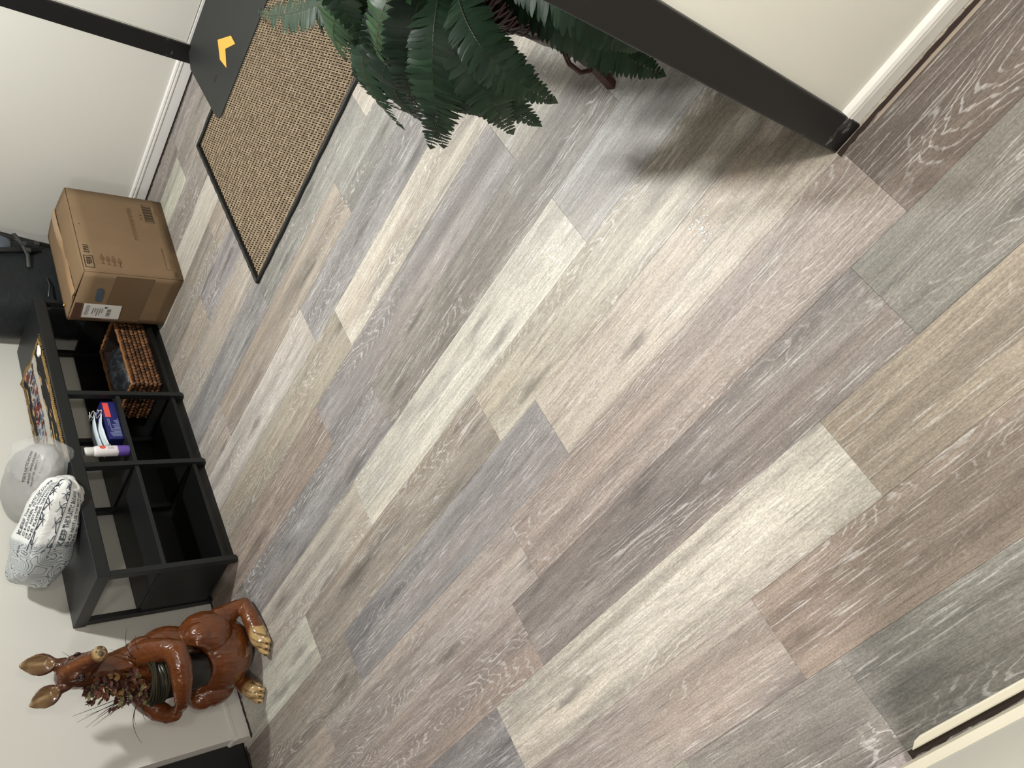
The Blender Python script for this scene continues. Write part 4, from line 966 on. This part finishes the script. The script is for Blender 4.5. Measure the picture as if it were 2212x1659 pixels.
def fern_mat(name, a, b, rough):
    t = NT(name); geo = t.n('ShaderNodeNewGeometry'); v = t.noise(t.obj(), 38, 3)
    c = t.mix(geo.outputs['Random Per Island'], lin(a), lin(b)); t.base(t.mix(1.0, c, t.mix(v, (.72, .72, .72, 1), (1.2, 1.2, 1.2, 1)), 'MULTIPLY'))
    t.pr(Roughness=rough, Specular_IOR_Level=.28); t.bump(t.noise(t.mapping(t.obj(), (200, 200, 200)), 1, 2), .12, .001); return t.m
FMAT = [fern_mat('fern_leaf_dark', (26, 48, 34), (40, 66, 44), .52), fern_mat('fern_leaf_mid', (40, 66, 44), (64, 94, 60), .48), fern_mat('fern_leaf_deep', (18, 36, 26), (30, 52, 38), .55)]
M_STEM = simple('fern_stem', (40, 46, 26), .5, .2, 40); M_STEMB = simple('fern_stem_brown', (84, 58, 36), .5, .2, 40)
CR = Vector((.28, -1.475, .50))
FR = [  # mid point, tip, half width, material
 ((.370, -1.189, .660), (.612, -1.265, .450), .060, 0), ((.381, -1.227, .680), (.589, -1.320, .500), .052, 2), ((.372, -1.275, .710), (.570, -1.403, .560), .046, 1), ((.518, -1.437, .620), (.679, -1.439, .440), .042, 0),
 ((.519, -1.375, .580), (.631, -1.387, .420), .044, 2), ((.356, -1.161, .620), (.483, -1.144, .420), .054, 0), ((.400, -1.214, .550), (.447, -1.137, .380), .054, 0), ((.325, -1.113, .650), (.357, -1.033, .480), .046, 0),
 ((.515, -1.551, .660), (.804, -2.119, .520), .046, 0), ((.563, -1.663, .600), (.620, -1.690, .480), .044, 1), ((.212, -1.064, .590), (.198, -1.012, .360), .046, 0), ((.245, -1.115, .510), (.235, -1.033, .280), .050, 0),
 ((.437, -1.275, .550), (.519, -1.262, .400), .046, 2), ((.456, -1.340, .660), (.621, -1.466, .480), .044, 2), ((.448, -1.400, .710), (.655, -1.633, .520), .046, 1), ((.382, -1.269, .620), (.536, -1.291, .430), .052, 2),
 ((.46, -1.54, .68), (.68, -1.80, .50), .046, 0), ((.40, -1.68, .70), (.52, -1.94, .50), .048, 0), ((.28, -1.74, .70), (.28, -1.98, .48), .048, 2), ((.12, -1.70, .70), (-.02, -1.86, .48), .048, 0), ((.04, -1.54, .70), (-.18, -1.58, .48), .048, 0),
 ((.06, -1.36, .68), (-.08, -1.22, .46), .048, 2), ((.26, -1.34, .76), (.28, -1.20, .70), .048, 1), ((.38, -1.40, .76), (.50, -1.34, .66), .046, 0), ((.36, -1.52, .80), (.50, -1.62, .76), .048, 1), ((.22, -1.52, .80), (.10, -1.60, .76), .048, 0)]
rf = random.Random(5)
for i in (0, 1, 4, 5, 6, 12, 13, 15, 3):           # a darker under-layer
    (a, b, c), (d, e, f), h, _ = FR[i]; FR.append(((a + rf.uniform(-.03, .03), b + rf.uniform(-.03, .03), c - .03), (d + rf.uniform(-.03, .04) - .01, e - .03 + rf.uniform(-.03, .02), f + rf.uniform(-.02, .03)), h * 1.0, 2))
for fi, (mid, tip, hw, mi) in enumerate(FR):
    b = CR + Vector((rf.uniform(-.04, .04), rf.uniform(-.04, .04), 0)); m = Vector(mid); tp = Vector(tip)
    ctl = m * 2 - (b + tp) * .5
    def cv(u): return b * (1 - u) ** 2 + ctl * 2 * u * (1 - u) + tp * u * u
    hor = Vector((tp.x - b.x, tp.y - b.y, 0)); hor = hor.normalized() if hor.length > .02 else Vector((1, 0, 0))
    roll = rf.uniform(-.30, .30); tgm = (cv(.7) - cv(.45)).normalized()
    face = (Vector((0, 0, .45)) + hor * .25 + (Vector((0, 0, 1.5)) - cv(.6)).normalized() * .9).normalized(); side0 = tgm.cross(face).normalized()
    arc = sum((cv((k + 1) / 40) - cv(k / 40)).length for k in range(40)); N = int(arc / .0142)
    mb = MB(); u0 = .14
    for k in range(N):
        u = u0 + (1 - u0) * (k + .5) / N; p = cv(u); tg = (cv(min(1, u + .01)) - cv(u - .01)).normalized()
        sd = (side0 - tg * side0.dot(tg)).normalized(); nn = tg.cross(sd); nn = -nn if nn.dot(face) < 0 else nn
        Q = Quaternion(tg, roll); sd = Q @ sd; nn = Q @ nn
        s_ = (u - u0) / (1 - u0); prof = min(1, .50 + 1.6 * s_) * (1 - max(0, (s_ - .62) / .38) ** 1.6 * .80)
        ln_ = hw * prof * rf.uniform(.93, 1.06); wdt = .0074 * (1 - .35 * max(0, (s_ - .8) / .2))
        for sg in (-1, 1):
            fwd = .22 + .50 * max(0, (s_ - .70) / .30) + rf.uniform(-.05, .05); dr = (sd * sg + tg * fwd).normalized()
            ac = (tg - dr * tg.dot(dr)).normalized(); dz = -nn * rf.uniform(.04, .22) + Vector((0, 0, -1)) * rf.uniform(0, .10)
            tw = rf.uniform(-.45, .45); vs = []
            for (f, wv_) in ((0, .80), (.30, 1.05), (.60, .95), (.82, .62), (.93, .32)):
                q = p + dr * ln_ * f + dz * ln_ * f * f + ac * (.0022 * f * f)
                wn_ = ac * wdt * wv_; ri = nn * (.0016 * (1 - f)) 
                vs += [q - wn_ + nn * tw * wdt * wv_ * f, q + ri, q + wn_ - nn * tw * wdt * wv_ * f]
            vs.append(p + dr * ln_ * 1.0 + dz * ln_ + ac * .004)
            mb.add(vs, [(i * 3 + j, i * 3 + j + 1, i * 3 + j + 4, i * 3 + j + 3) for i in range(4) for j in (0, 1)] + [(12, 13, 15), (13, 14, 15)], True)
    # pointed end leaflet
    tg = (tp - cv(.97)).normalized(); sd = (side0 - tg * side0.dot(tg)).normalized(); e = tp - tg * .012
    mb.add([e - sd * .007, e + tg * .004 - sd * .0105, e + tg * .03, e + tg * .004 + sd * .0105, e + sd * .007], [(0, 1, 2, 3, 4)])
    fo = mb.build('frond', FMAT[mi], FN, fix=False)
    MB().tube([cv(k / 24) for k in range(25)], [.0030 * (1 - .7 * k / 24) for k in range(25)], 6).build('stem', M_STEMB if fi in (2, 3, 4) else M_STEM, fo)
# drips and crumbs on the planks, colour whitened to stand in for lamp sparkle
t = NT('sparkle_white'); t.base((.86, .87, .86, 1)); t.pr(Roughness=.16, Alpha=.55, Specular_IOR_Level=.9); rr = random.Random(3)
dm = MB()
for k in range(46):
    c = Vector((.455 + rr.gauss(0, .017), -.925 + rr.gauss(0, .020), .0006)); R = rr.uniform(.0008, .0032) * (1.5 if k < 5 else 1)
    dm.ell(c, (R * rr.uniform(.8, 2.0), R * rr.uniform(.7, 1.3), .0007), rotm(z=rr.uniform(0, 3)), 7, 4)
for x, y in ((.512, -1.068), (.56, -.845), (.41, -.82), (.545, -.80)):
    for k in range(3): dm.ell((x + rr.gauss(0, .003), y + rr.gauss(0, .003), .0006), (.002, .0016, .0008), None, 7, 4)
o = dm.build('sparkle_drips', t.m); tag(o, 'small cluster of dried drips whitened like lamp sparkle on the planks near the black post', 'drips', kind='stuff')
